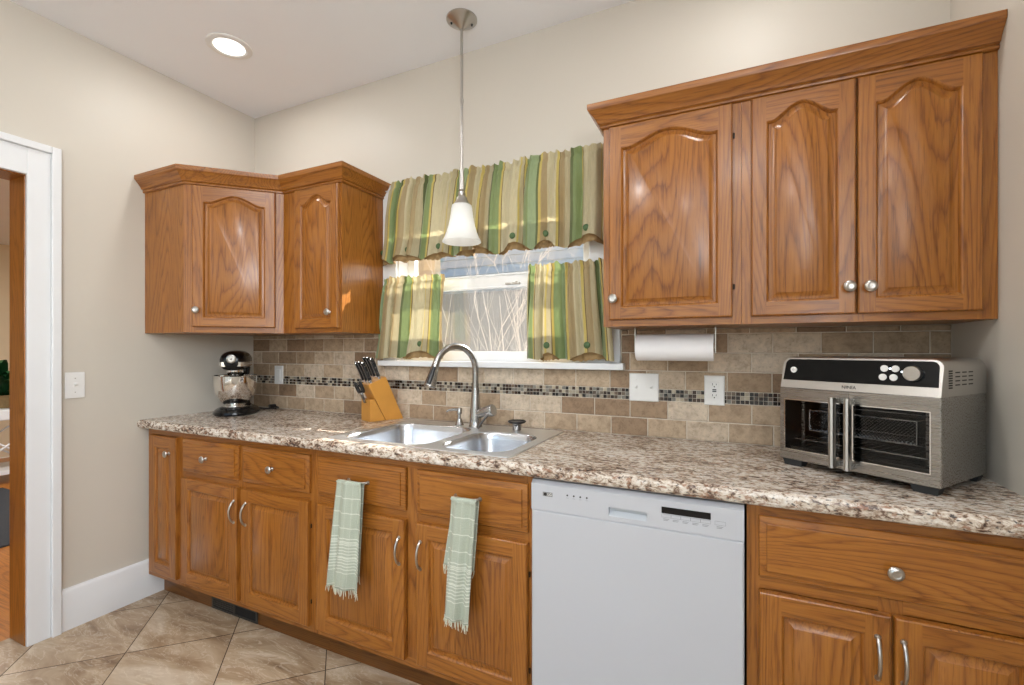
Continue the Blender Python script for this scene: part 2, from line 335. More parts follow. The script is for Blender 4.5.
# ------------------------------------------------------------------ helpers: geometry
class MB:
    def __init__(s): s.v = []; s.f = []; s.mi = []; s.tone = []; s.uv = None
    def add(s, vs, fs, mi=0, tone=0.5):
        b = len(s.v); s.v += [tuple(p) for p in vs]
        for f in fs: s.f.append(tuple(b+i for i in f)); s.mi.append(mi); s.tone.append(tone)
        return b
    def box(s, x0, x1, y0, y1, z0, z1, mi=0, tone=0.5):
        s.add([(x0, y0, z0), (x1, y0, z0), (x1, y1, z0), (x0, y1, z0), (x0, y0, z1), (x1, y0, z1), (x1, y1, z1), (x0, y1, z1)],
              [(0, 3, 2, 1), (4, 5, 6, 7), (0, 1, 5, 4), (1, 2, 6, 5), (2, 3, 7, 6), (3, 0, 4, 7)], mi, tone); return s
    def chbox(s, x0, x1, y0, y1, z0, z1, c=0.003, mi=0, tone=0.5):   # front (-y) chamfered box
        l0 = [(x0, y1, z0), (x1, y1, z0), (x1, y1, z1), (x0, y1, z1)]
        l1 = [(x0, y0+c, z0), (x1, y0+c, z0), (x1, y0+c, z1), (x0, y0+c, z1)]
        l2 = [(x0+c, y0, z0+c), (x1-c, y0, z0+c), (x1-c, y0, z1-c), (x0+c, y0, z1-c)]
        s.loft([l0, l1, l2], mi, tone, cap=(True, True)); return s
    def loft(s, loops, mi=0, tone=0.5, cap=(False, False), closed=True):
        n = len(loops[0]); b = len(s.v)
        for L in loops: s.v += [tuple(p) for p in L]
        for k in range(len(loops)-1):
            for i in range(n if closed else n-1):
                j = (i+1) % n
                s.f.append((b+k*n+i, b+k*n+j, b+(k+1)*n+j, b+(k+1)*n+i)); s.mi.append(mi); s.tone.append(tone)
        if cap[0]: s.f.append(tuple(b+i for i in reversed(range(n)))); s.mi.append(mi); s.tone.append(tone)
        if cap[1]: s.f.append(tuple(b+(len(loops)-1)*n+i for i in range(n))); s.mi.append(mi); s.tone.append(tone)
        return s
    def prism(s, poly, p0, ax, u, v, length, mi=0):   # polygon (u,v) pairs extruded along ax from p0
        p0, ax, u, v = Vector(p0), Vector(ax), Vector(u), Vector(v)
        L0 = [p0+u*a+v*b for a, b in poly]; L1 = [p+ax*length for p in L0]
        return s.loft([L0, L1], mi, cap=(True, True))
    def lathe(s, prof, c=(0, 0, 0), axis='z', n=28, mi=0, cap=(True, True)):
        cx, cy, cz = c; loops = []
        for r, h in prof:
            L = []
            for i in range(n):
                a = 2*PI*i/n; p, q = r*math.cos(a), r*math.sin(a)
                if axis == 'z': L.append((cx+p, cy+q, cz+h))
                elif axis == 'y': L.append((cx+p, cy-h, cz+q))    # h outward toward -y
                else: L.append((cx+h, cy+p, cz+q))
            loops.append(L)
        return s.loft(loops, mi, cap=cap)
    def tube(s, pts, r, n=10, mi=0, cap=True, flat=1.0):
        pts = [Vector(p) for p in pts]; m = len(pts)
        rs = r if isinstance(r, (list, tuple)) else [r]*m
        t0 = (pts[1]-pts[0]).normalized()
        up = Vector((0, 0, 1)) if abs(t0.z) < 0.9 else Vector((1, 0, 0))
        nrm = (up - t0*up.dot(t0)).normalized(); loops = []
        for i in range(m):
            t = (pts[min(i+1, m-1)]-pts[max(i-1, 0)]).normalized()
            nrm = (nrm - t*nrm.dot(t))
            nrm = nrm.normalized() if nrm.length > 1e-6 else t.orthogonal().normalized()
            bi = t.cross(nrm)
            loops.append([pts[i]+(nrm*math.cos(2*PI*k/n)+bi*math.sin(2*PI*k/n)*flat)*rs[i] for k in range(n)])
        return s.loft(loops, mi, cap=(cap, cap))
    def build(s, name, mats, parent=None, root=None, loc=None, rotz=0.0, smooth=0.6, bevel=0.0, uv=None, recalc=True):
        off = Vector(root) if root is not None else Vector((0, 0, 0))
        me = bpy.data.meshes.new(name)
        me.from_pydata([tuple(Vector(p)-off) for p in s.v], [], s.f)
        mats = mats if isinstance(mats, (list, tuple)) else [mats]
        for m in mats: me.materials.append(m)
        me.polygons.foreach_set('material_index', s.mi)
        if any(t != 0.5 for t in s.tone):
            at = me.attributes.new('tone', 'FLOAT', 'FACE'); at.data.foreach_set('value', s.tone)
        if uv:
            ul = me.uv_layers.new(name='UVMap')
            for lp in me.loops: ul.data[lp.index].uv = uv[lp.vertex_index]
        if recalc:
            bm = bmesh.new(); bm.from_mesh(me); bmesh.ops.recalc_face_normals(bm, faces=bm.faces); bm.to_mesh(me); bm.free()
        if smooth:
            me.polygons.foreach_set('use_smooth', [True]*len(me.polygons)); me.set_sharp_from_angle(angle=smooth)
        me.update()
        o = bpy.data.objects.new(name, me); COL.objects.link(o)
        if parent: o.parent = parent
        if loc is not None: o.location = loc
        o.rotation_euler = (0, 0, rotz)
        if bevel:
            bv = o.modifiers.new('bevel', 'BEVEL'); bv.width = bevel; bv.segments = 2; bv.limit_method = 'ANGLE'; bv.angle_limit = math.radians(35)
        return o

def thing(name, label, cat, loc=(0, 0, 0), rotz=0.0, group=None):
    o = bpy.data.objects.new(name, None); COL.objects.link(o); o.empty_display_size = 0.05
    o.location = loc; o.rotation_euler = (0, 0, rotz); o['label'] = label; o['category'] = cat
    if group: o['group'] = group
    return o
def struct_root(name, loc=(0, 0, 0)):
    o = bpy.data.objects.new(name, None); COL.objects.link(o); o.location = loc; o['kind'] = 'structure'; return o
def struct(o): o['kind'] = 'structure'; return o
def tag(o, label, cat, group=None, kind=None):
    o['label'] = label; o['category'] = cat
    if group: o['group'] = group
    if kind: o['kind'] = kind
    return o
def text_part(name, body, size, mat, parent, loc, rot, depth=0.0006, sx=1.0):
    cu = bpy.data.curves.new('txt', 'FONT'); cu.body = body; cu.size = size; cu.extrude = depth; cu.align_x = 'CENTER'; cu.align_y = 'CENTER'
    t = bpy.data.objects.new('txt', cu); COL.objects.link(t)
    bpy.context.view_layer.update()
    me = bpy.data.meshes.new_from_object(t.evaluated_get(bpy.context.evaluated_depsgraph_get()))
    bpy.data.objects.remove(t); me.name = name; me.materials.clear(); me.materials.append(mat)
    o = bpy.data.objects.new(name, me); COL.objects.link(o); o.parent = parent; o.location = loc; o.rotation_euler = rot; o.scale = (sx, 1, 1)
    return o

# ------------------------------------------------------------------ room shell
W = 3.388; RB = -4.2
DY0, DY1, DH = -1.90, -1.056, 2.03          # doorway in the left wall
WX0, WX1, WZ0, WZ1 = 1.13, 2.185, 1.19, 2.03  # window opening in the back wall
b = MB(); b.box(-0.14, W+0.12, RB-0.1, 0.14, -0.1, 0.0); struct(b.build('floor', M['floor'], smooth=0))
b = MB(); b.box(-0.14, W+0.12, RB-0.1, 0.14, H, H+0.1); struct(b.build('ceiling', M['ceiling'], smooth=0))
b = MB(); b.box(-0.14, WX0, 0, 0.14, 0, H); b.box(WX1, W+0.12, 0, 0.14, 0, H); b.box(WX0, WX1, 0, 0.14, 0, WZ0); b.box(WX0, WX1, 0, 0.14, WZ1, H)
struct(b.build('wall_back', M['wall'], smooth=0))
b = MB(); b.box(-0.14, 0, DY1, 0, 0, H); b.box(-0.14, 0, RB, DY0, 0, H); b.box(-0.14, 0, DY0, DY1, DH, H)
struct(b.build('wall_left', M['wall'], smooth=0))
b = MB(); b.box(W, W+0.12, -2.1, 0, 0, H); b.box(W, W+0.12, RB, -3.7, 0, H); b.box(W, W+0.12, -3.7, -2.1, 0, 1.35); b.box(W, W+0.12, -3.7, -2.1, 2.38, H); struct(b.build('wall_right', M['wall'], smooth=0))
b = MB(); b.box(0, 0.4, RB-0.1, RB, 0, H); b.box(3.1, W, RB-0.1, RB, 0, H); b.box(0.4, 3.1, RB-0.1, RB, 2.4, H); b.box(0.4, 3.1, RB-0.1, RB, 0, 0.3)
struct(b.build('wall_front', M['wall'], smooth=0))
# unseen window behind the camera, added to go with the rear fill
w2 = struct_root('window_rear_added', (1.75, RB, 0.3)); b = MB()
for x0, x1 in ((0.4, 0.47), (1.72, 1.78), (3.03, 3.1)): b.box(x0, x1, RB-0.08, RB-0.02, 0.3, 2.4)
b.box(0.47, 3.03, RB-0.08, RB-0.02, 0.3, 0.38); b.box(0.47, 3.03, RB-0.08, RB-0.02, 2.32, 2.4)
b.build('added_window_frame', M['vinyl'], w2, root=w2.location, smooth=0)
w3 = struct_root('window_side_added', (W, -2.9, 1.35)); b = MB()  # unseen window added in the right wall to go with the side fill
for y0, y1 in ((-3.7, -3.63), (-2.93, -2.87), (-2.17, -2.1)): b.box(W+0.03, W+0.09, y0, y1, 1.35, 2.38)
b.box(W+0.03, W+0.09, -3.63, -2.17, 1.35, 1.42); b.box(W+0.03, W+0.09, -3.63, -2.17, 2.31, 2.38)
b.build('added_window_frame', M['vinyl'], w3, root=w3.location, smooth=0)
# baseboard on the left wall
b = MB(); b.prism([(0, 0), (0.02, 0), (0.02, 0.172), (0.014, 0.182), (0.006, 0.186), (0, 0.186)], (0, -0.958, 0), (0, 1, 0), (1, 0, 0), (0, 0, 1), 0.955)
struct(b.build('baseboard_left', M['white_trim']))
# door casing with back band, head, plinthless; wood jamb
d1 = struct_root('door_1', (0, DY1, 0)); r = d1.location
b = MB()
b.box(0, 0.02, DY1-0.011, -0.99, 0, 2.135)
b.box(0, 0.034, -0.99, -0.958, 0, 2.165)
b.box(0, 0.02, DY0-0.08, DY1-0.011, DH-0.010, 2.135)
b.box(0, 0.034, DY0-0.112, -0.99, 2.135, 2.165)
b.box(0, 0.02, DY0-0.08, DY0+0.011, 0, DH-0.010); b.box(0, 0.034, DY0-0.112, DY0-0.08, 0, 2.135)
b.build('casing', M['white_trim'], d1, root=r, smooth=0, bevel=0.003)
b = MB(); b.box(-0.142, -0.0005, DY1-0.014, DY1, 0.0, DH); b.box(-0.142, -0.0005, DY0, DY0+0.014, 0, DH); b.box(-0.142, -0.0005, DY0, DY1, DH-0.014, DH)
b.build('jamb', M['jamb_wood'], d1, root=r, smooth=0, bevel=0.002)
# the room beyond the doorway
b = MB(); b.box(-5.0, -0.14, -3.6, 2.2, -0.1, -0.002)
struct(b.build('floor_hall', M['tan_floor'], smooth=0))
b = MB(); b.box(-5.0, -0.14, -3.6, 2.2, 2.5, 2.6); struct(b.build('ceiling_hall', M['ceiling'], smooth=0))
b = MB(); b.box(-5.1, -5.0, -3.6, 2.2, 0, 2.5); b.box(-5.0, -0.14, 2.2, 2.3, 0, 2.5); b.box(-5.0, -0.14, -3.7, -3.6, 0, 2.5); struct(b.build('wall_hall', M['hall_wall'], smooth=0))
light('hall_lamp', 'AREA', (-2.6, -0.6, 2.48), 60, (1, 0.97, 0.92), shape='DISK', size=0.6)

# backsplash: grout bed with tiles and three rows of mosaic
def backsplash():
    t = MB(); g = MB(); mo = MB()
    rows = [(0.9125, 0.988, 2.578), (0.988, 1.0625, 2.506), (1.109, 1.184, 2.573), (1.184, 1.258, 2.657), (1.258, 1.333, 2.727), (1.333, 1.3545, 2.65)]
    P = 0.1515; rnd = random.Random(3)
    sill_b = 1.186
    def tile(x0, x1, z0, z1):
        if x1-x0 < 0.008 or z1-z0 < 0.006: return
        gap = 0.0017
        tn = rnd.random()**1.0
        t.chbox(x0+gap, x1-gap, -0.012, -0.003, z0+gap, z1-gap, 0.0025, 0, 0.02+0.96*tn)
    segs = {0: [(0.0, W)], 1: [(0.0, W)], 2: [(0.0, W)], 3: [(0.0, 1.046), (2.318, W)], 4: [(0.0, 1.046), (2.318, W)], 5: [(0.0, 1.046), (2.318, W)]}
    for i, (z0, z1, x0) in enumerate(rows):
        for a, c in segs[i]:
            k = math.floor((a-x0)/P)
            x = x0+k*P
            while x < c:
                tile(max(a, x), min(c, x+P), z0, z1); x += P
    n = int(W/0.01555)
    for r_ in range(3):
        for c in range(n+1):
            x = 0.002+c*0.01555
            if x+0.0145 > W: continue
            z = 1.0628+r_*0.01535
            tn = rnd.choice([0.0, 0.06, 0.12, 0.3, 0.36, 0.5, 0.55, 0.7, 0.8, 0.92, 1.0])
            mo.chbox(x+0.0009, x+0.0147, -0.0115, -0.003, z+0.0009, z+0.0145, 0.0012, 0, tn+0.001)
    g.box(0, W, -0.0085, 0.0, 0.9125, 1.184); g.box(0, 1.046, -0.0085, 0, 1.184, 1.3545); g.box(2.318, W, -0.0085, 0, 1.184, 1.3545)
    root = struct_root('wall_backsplash', (0, 0, 0.9125)); rl = root.location
    g.build('grout', M['grout'], root, root=rl, smooth=0)
    t.build('stone_tile', M['travertine'], root, root=rl, smooth=0)['kind'] = 'stuff'
    mo.build('mosaic_band', M['mosaic'], root, root=rl, smooth=0)['kind'] = 'stuff'
backsplash()

# ------------------------------------------------------------------ window
def window():
    w = struct_root('window_1', (1.66, 0, WZ0)); r = w.location
    b = MB()
    b.box(1.046, WX0+0.005, -0.018, 0, 1.214, 2.145); b.box(WX1-0.005, 2.314, -0.018, 0, 1.214, 2.145); b.box(WX0+0.005, WX1-0.005, -0.018, 0, WZ1-0.005, 2.145)
    b.build('casing', M['white_trim'], w, root=r, smooth=0, bevel=0.003)
    b = MB(); b.box(1.046, 2.336, -0.06, -0.0125, 1.186, 1.2135); b.box(WX0, WX1, -0.0125, 0.14, 1.1905, 1.2135)
    b.build('sill', M['white_trim'], w, root=r, smooth=0, bevel=0.003)
    b = MB(); b.box(WX0, WX0+0.012, 0, 0.14, 1.2135, WZ1); b.box(WX1-0.012, WX1, 0, 0.14, 1.2135, WZ1); b.box(WX0+0.012, WX1-0.012, 0, 0.14, WZ1-0.012, WZ1)
    b.build('jamb', M['vinyl'], w, root=r, smooth=0)
    x0, x1 = WX0+0.012, WX1-0.012
    # lower sash
    b = MB(); y0, y1 = 0.035, 0.068
    b.box(x0, x0+0.045, y0, y1, 1.2135, 1.636); b.box(x1-0.045, x1, y0, y1, 1.2135, 1.636); b.box(x0+0.045, x1-0.045, y0, y1, 1.2135, 1.262); b.box(x0+0.045, x1-0.045, y0, y1, 1.572, 1.636)
    b.box(x0+0.045, x1-0.045, y0-0.008, y0, 1.628, 1.636); b.box(x0+0.045, x1-0.045, y0-0.006, y0, 1.570, 1.578)
    b.build('sash', M['vinyl'], w, root=r, smooth=0, bevel=0.0025)
    b = MB(); b.box(x0+0.045, x1-0.045, 0.050, 0.053, 1.262, 1.572); b.build('pane', M['glass'], w, root=r, smooth=0)
    # upper sash
    b = MB(); y0, y1 = 0.072, 0.105
    b.box(x0, x0+0.045, y0, y1, 1.60, 2.018); b.box(x1-0.045, x1, y0, y1, 1.60, 2.018); b.box(x0+0.045, x1-0.045, y0, y1, 1.60, 1.634); b.box(x0+0.045, x1-0.045, y0, y1, 1.975, 2.018)
    b.build('sash', M['vinyl'], w, root=r, smooth=0, bevel=0.0025)
    b = MB(); b.box(x0+0.045, x1-0.045, 0.088, 0.091, 1.634, 1.975); b.build('pane', M['glass'], w, root=r, smooth=0)
    b = MB(); b.box(1.755, 1.835, 0.026, 0.045, 1.583, 1.592); b.box(1.77, 1.79, 0.022, 0.030, 1.583, 1.590); b.box(1.81, 1.822, 0.022, 0.030, 1.583, 1.596)
    b.build('sash_lock', M['nickel'], w, root=r, smooth=0, bevel=0.001)
    b = MB(); b.add([(x0, 0.129, 1.2135), (x1, 0.129, 1.2135), (x1, 0.129, 1.625), (x0, 0.129, 1.625)], [(0, 1, 2, 3)]); b.build('insect_screen', M['screen'], w, root=r, smooth=0)
    b = MB(); b.box(x0, x0+0.02, 0.124, 0.134, 1.2135, 1.635); b.box(x1-0.02, x1, 0.124, 0.134, 1.2135, 1.635); b.box(x0+0.02, x1-0.02, 0.124, 0.134, 1.615, 1.635)
    b.build('screen_frame', M['vinyl'], w, root=r, smooth=0)
window()

# outside
b = MB(); b.box(-14, 14, 0.2, 20, -0.7, -0.6); struct(b.build('ground', M['ground'], smooth=0))
hs = thing('neighbour_house', 'blue sided neighbouring house wall seen through the window', 'house', (-1.5, 4.2, -0.6))
b = MB(); z = -0.6
while z < 4.6:
    b.prism([(0, 0), (-0.022, 0), (-0.004, 0.125), (0, 0.125)], (-7, 4.2, z), (1, 0, 0), (0, 1, 0), (0, 0, 1), 9.2); z += 0.125
b.box(-7, 2.2, 4.2, 4.4, -0.6, 4.65); b.build('siding', M['siding'], hs, root=hs.location, smooth=0)
b = MB(); b.box(2.2, 2.3, 4.16, 4.42, -0.6, 4.65); b.build('corner_board', M['white_trim'], hs, root=hs.location, smooth=0)
fe = thing('garden_fence', 'grey board fence seen through the lower window screen', 'fence', (-0.5, 3.1, -0.6))
b = MB(); x = -3.5
while x < 2.2:
    b.chbox(x, x+0.136, 3.09, 3.11, -0.6, 1.98, 0.004); x += 0.142
b.build('boards', M['fence'], fe, root=fe.location, smooth=0)
b = MB()
for z in (-0.2, 0.7, 1.6): b.box(-3.5, 2.2, 3.111, 3.15, z, z+0.09)
b.build('rails', M['fence'], fe, root=fe.location, smooth=0)
def bush():
    rnd = random.Random(21); b = MB(); st = {'n': 0}
    def grow(p, d, L, r, lev):
        pts = [p]; q = p; dd = d.normalized()
        for i in range(4):
            dd = (dd+Vector((rnd.uniform(-.16, .16), rnd.uniform(-.16, .16), rnd.uniform(-.06, .14)))).normalized()
            q = q+dd*L/4; pts.append(q)
        b.tube(pts, [r*(1-0.13*i) for i in range(5)], 5)
        st['n'] += 1
        if lev == 0: return
        for k in range(3 if lev > 1 else 2):
            i = rnd.randint(1, 4)
            a = rnd.uniform(0, 2*PI); up = rnd.uniform(0.1, 0.9)
            nd = (dd*0.75+Vector((math.cos(a), math.sin(a)*0.7, up))*0.65).normalized()
            grow(pts[i], nd, L*rnd.uniform(0.55, 0.8), r*0.58, lev-1)
    for i in range(3):
        grow(Vector((0.74+0.14*i, 1.55+rnd.uniform(-.1, .1), -0.6)), Vector((0.14*(i-1), rnd.uniform(-.1, .1), 1)), 1.62, 0.013, 4)
    return tag(b.build('bare_shrub', M['twig']), 'bare shrub coloured sunlit pale, standing outside behind the window screen', 'shrub')
bush()

# ------------------------------------------------------------------ cabinetry
def knob(parent, x, z, y=0.0, root=None):
    b = MB(); b.lathe([(0.0001, 0.0), (0.0085, 0.0), (0.0085, 0.002), (0.0055, 0.005), (0.005, 0.012), (0.009, 0.016), (0.0155, 0.0185), (0.0165, 0.021), (0.015, 0.0235), (0.011, 0.0255), (0.009, 0.0262), (0.0075, 0.0255), (0.0001, 0.0265)], (x, y, z), 'y', 24, cap=(False, False))
    return b.build('knob', M['nickel'], parent)
def pull(parent, x, z, y, L=0.096, horizontal=False, name='handle'):
    b = MB(); pts = []; rs = []
    n = 14
    for i in range(n+1):
        t = i/n; s = (t-0.5)*L; out = 0.023*math.sin(PI*t)**0.55 if 0 < t < 1 else 0.0
        pts.append((x+s, y-out, z) if horizontal else (x, y-out, z+s)); rs.append(0.0032+0.0016*abs(2*t-1)**2+0.0012*math.sin(PI*t))
    b.tube(pts, rs, 10)
    for s in (-0.5, 0.5):
        b.lathe([(0.0075, 0), (0.0065, 0.003), (0.004, 0.006)], (x+s*L, y, z) if horizontal else (x, y, z+s*L), 'y', 14)
    return b.build(name, M['nickel'], parent)
def door(parent, loc, rotz, w, h, stile=0.042, rt=0.055, rb=0.043, rise=0.0, kn=None, pl=None, hinge=None, boards=False, name='door'):
    T = 0.020; fr = MB(); pn = MB(); N = 26 if rise else 1
    l, r_, bt, top = stile, w-stile, rb, h-rt
    def shape(t):
        s = abs(2*t-1)
        return 0.0 if s > 0.84 else (0.5+0.5*math.cos(PI*s/0.84))**0.72
    def outline(d, y):
        x0, x1, z0, zt = l+d, r_-d, bt+d, top-d
        P = [(x0, y, z0), (x1, y, z0)]
        for i in range(N+1):
            t = i/N; P.append((x1+(x0-x1)*t, y, zt+rise*shape(t)))
        return P
    c = 0.0045
    def rect(i, y): return [(i, y, i), (w-i, y, i), (w-i, y, h-i), (i, y, h-i)]
    fr.loft([rect(0, 0), rect(0, -T+0.006), rect(0.0015, -T+0.002), rect(c, -T)], 0, cap=(True, False))
    F = -T
    fr.add([(c, F, c), (l, F, c), (l, F, h-c), (c, F, h-c)], [(0, 1, 2, 3)], 0)
    fr.add([(r_, F, c), (w-c, F, c), (w-c, F, h-c), (r_, F, h-c)], [(0, 1, 2, 3)], 0)
    fr.add([(l, F, c), (r_, F, c), (r_, F, bt), (l, F, bt)], [(0, 1, 2, 3)], 1)
    O = outline(0, F)[2:]
    for i in range(N):
        (xa, _, za), (xb, _, zb) = O[i], O[i+1]
        fr.add([(xb, F, zb), (xa, F, za), (xa, F, h-c), (xb, F, h-c)], [(0, 1, 2, 3)], 1)
    fr.loft([outline(0, F), outline(0.002, F+0.001), outline(0.005, F+0.005), outline(0.0075, F+0.0105)], 0)
    D = parent_door = fr.build(name, [M['oak_v'], M['oak_h']], parent, loc=loc, rotz=rotz, smooth=0.5, recalc=False)
    pn.loft([outline(0.0062, F+0.0105), outline(0.012, F+0.0100), outline(0.026, F+0.004), outline(0.0275, F+0.0022), outline(0.029, F+0.0015)], 0, cap=(False, True))
    pn.build('raised_panel', M['oak_b'] if boards else M['oak_v'], D, smooth=0.5, recalc=False)
    if kn: knob(D, kn[0], kn[1], -T+0.0005)
    if pl: pull(D, pl[0], pl[1], -T+0.0005)
    if hinge is not None:
        for zz in (0.09, h-0.11):
            hb = MB(); x = -0.004 if hinge == 'l' else w+0.004
            hb.lathe([(0.003, 0), (0.003, 0.016)], (x, -0.004, zz), 'z', 10); hb.build('hinge', M['hinge'], D)
    return D
def drawer(parent, loc, w, h, kn=None, pl=None, name='drawer'):
    T = 0.020; b = MB()
    def rect(i, y): return [(i, y, i), (w-i, y, i), (w-i, y, h-i), (i, y, h-i)]
    b.loft([rect(0, 0), rect(0, -T+0.011), rect(0.002, -T+0.0085), rect(0.017, -T+0.005), rect(0.018, -T+0.001), rect(0.0195, -T)], 0, cap=(True, True))
    D = b.build(name, M['oak_h'], parent, loc=loc, smooth=0.45, recalc=False)
    if kn: knob(D, kn[0], kn[1], -T+0.0005)
    if pl: pull(D, pl[0], pl[1], -T+0.0005, horizontal=True)
    return D

YF = -0.6076; CT = 0.871
def base_cab(label, x0, x1, divs, top_rail=0.852, group='base cabinets under the counter'):
    """carcass of separate boards (open topped), a face frame, a toe kick board"""
    t = thing('base_cabinet', label, 'cabinet', ((x0+x1)/2, -0.3, 0), group=group); r = t.location
    b = MB(); b.box(x0, x0+0.016, YF+0.02, -0.02, 0.115, CT); b.box(x1-0.016, x1, YF+0.02, -0.02, 0.115, CT); b.box(x0+0.016, x1-0.016, YF+0.02, -0.02, 0.115, 0.131); b.box(x0+0.016, x1-0.016, -0.026, -0.02, 0.131, CT)
    b.build('carcass', M['oak_v'], t, root=r, smooth=0)
    b = MB()
    xs = [x0]+divs+[x1]
    b.box(x0, x0+0.03, YF, YF+0.02, 0.115, CT, 0); b.box(x1-0.03, x1, YF, YF+0.02, 0.115, CT, 0)
    for d in divs: b.box(d-0.024, d+0.024, YF, YF+0.02, 0.15, 0.84, 0)
    b.box(x0+0.03, x1-0.03, YF, YF+0.02, 0.115, 0.15, 1); b.box(x0+0.03, x1-0.03, YF, YF+0.02, 0.84, CT, 1)
    b.box(x0+0.03, x1-0.03, YF+0.0004, YF+0.02, 0.648, 0.688, 1)
    b.build('face_frame', [M['oak_v'], M['oak_h']], t, root=r, smooth=0)
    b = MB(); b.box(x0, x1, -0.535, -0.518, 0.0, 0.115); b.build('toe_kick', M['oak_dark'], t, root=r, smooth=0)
    return t, r
def at(r, x, z, y=YF): return Vector((x, y, z))-Vector(r)

t, r = base_cab('narrow oak pull-out base cabinet with one knob beside the left wall', 0.0215, 0.305, [])
door(t, at(r, 0.057, 0.145), 0, 0.228, 0.693, 0.052, 0.055, 0.055, 0, kn=(0.176, 0.614), boards=False)
t, r = base_cab('oak base cabinet with two knobbed drawers above two doors, left of the sink', 0.306, 1.204, [0.7545])
drawer(t, at(r, 0.328, 0.684), 0.411, 0.157, kn=(0.192, 0.077)); drawer(t, at(r, 0.769, 0.684), 0.411, 0.157, kn=(0.202, 0.079))
door(t, at(r, 0.328, 0.143), 0, 0.411, 0.509, 0.05, 0.05, 0.056, 0, pl=(0.392, 0.402), boards=True)
door(t, at(r, 0.769, 0.143), 0, 0.411, 0.509, 0.05, 0.05, 0.056, 0, pl=(0.031, 0.402), hinge='r', boards=True)
SINKCAB, r = base_cab('wide oak sink base cabinet with two towels hanging on its front', 1.205, 2.164, [1.691])
drawer(SINKCAB, at(r, 1.229, 0.684), 0.436, 0.157, pl=(0.222, 0.085), name='drawer_front'); drawer(SINKCAB, at(r, 1.717, 0.684), 0.433, 0.157, pl=(0.216, 0.088), name='drawer_front')
door(SINKCAB, at(r, 1.229, 0.143), 0, 0.436, 0.509, 0.05, 0.05, 0.056, 0, pl=(0.414, 0.396), boards=True)
door(SINKCAB, at(r, 1.717, 0.143), 0, 0.433, 0.509, 0.05, 0.05, 0.056, 0, pl=(0.020, 0.396), hinge='r', boards=True)
t, r = base_cab('oak base cabinet with one wide drawer and two doors right of the dishwasher', 2.777, W-0.001, [3.082])
drawer(t, at(r, 2.805, 0.684), 0.555, 0.157, kn=(0.278, 0.072))
door(t, at(r, 2.805, 0.143), 0, 0.274, 0.503, 0.05, 0.05, 0.056, 0, pl=(0.248, 0.402)); door(t, at(r, 3.086, 0.143), 0, 0.274, 0.503, 0.05, 0.05, 0.056, 0, pl=(0.016, 0.402))

# floor register in the toe kick
vt = thing('floor_vent', 'dark metal vent grille set in the toe kick under the left cabinet', 'vent', (0.594, -0.535, 0.004)); r = vt.location
b = MB(); b.box(0.427, 0.760, -0.541, -0.5355, 0.004, 0.012); b.box(0.427, 0.760, -0.541, -0.5355, 0.054, 0.064)
for x in (0.427, 0.588, 0.748): b.box(x, x+0.012, -0.541, -0.5355, 0.012, 0.054)
b.build('frame', M['vent'], vt, root=r, smooth=0)
b = MB(); b.box(0.439, 0.748, -0.537, -0.5355, 0.012, 0.054); b.build('backing', M['vent_dark'], vt, root=r, smooth=0)
b = MB()
for i in range(4):
    z = 0.018+i*0.0095; b.box(0.439, 0.588, -0.540, -0.537, z, z+0.0055)
b.build('louvre', M['vent'], vt, root=r, smooth=0)

# upper cabinets
ZB, ZT = 1.3545, 2.0857; YU = -0.3049
def upper_cab(label, x0, x1, frame_x, group):
    t = thing('wall_cabinet', label, 'cabinet', ((x0+x1)/2, -0.15, ZB), group=group); r = t.location
    b = MB(); b.box(x0, x1, YU+0.02, -0.0135, ZB+0.012, ZT); b.build('carcass', M['oak_v'], t, root=r, smooth=0)
    b = MB()
    for a, c in frame_x: b.box(a, c, YU, YU+0.02, ZB, ZT, 0)
    for (a0, a1), (c0, c1) in zip(frame_x[:-1], frame_x[1:]):
        b.box(a1, c0, YU, YU+0.02, ZB, ZB+0.036, 1); b.box(a1, c0, YU, YU+0.02, ZT-0.03, ZT, 1)
    b.box(x0, x1, YU+0.02, -0.0135, ZB, ZB+0.012, 0)
    b.build('face_frame', [M['oak_v'], M['oak_h']], t, root=r, smooth=0)
    return t, r
G = 'wall cabinets'
t, r = upper_cab('single-door oak wall cabinet above the paper towel roll', 2.3165, 2.7695, [(2.3165, 2.350), (2.735, 2.7695)], G)
door(t, at(r, 2.341, 1.378, YU), 0, 0.402, 0.692, 0.042, 0.080, 0.043, 0.041, kn=(0.018, 0.074), hinge='r')
t, r = upper_cab('double-door oak wall cabinet above the toaster oven beside the right wall', 2.7705, W-0.001, [(2.7705, 2.805), (3.052, 3.094), (3.345, W-0.001)], G)
door(t, at(r, 2.797, 1.378, YU), 0, 0.2745, 0.692, 0.042, 0.080, 0.043, 0.046, kn=(0.256, 0.079)); door(t, at(r, 3.0755, 1.378, YU), 0, 0.2765, 0.692, 0.042, 0.080, 0.043, 0.046, kn=(0.027, 0.077))
t, r = upper_cab('narrow single-door oak wall cabinet left of the window', 0.642, 1.044, [(0.642, 0.748), (1.006, 1.044)], G)
door(t, at(r, 0.741, 1.376, YU), 0, 0.292, 0.696, 0.042, 0.080, 0.043, 0.043, kn=(0.242, 0.076))
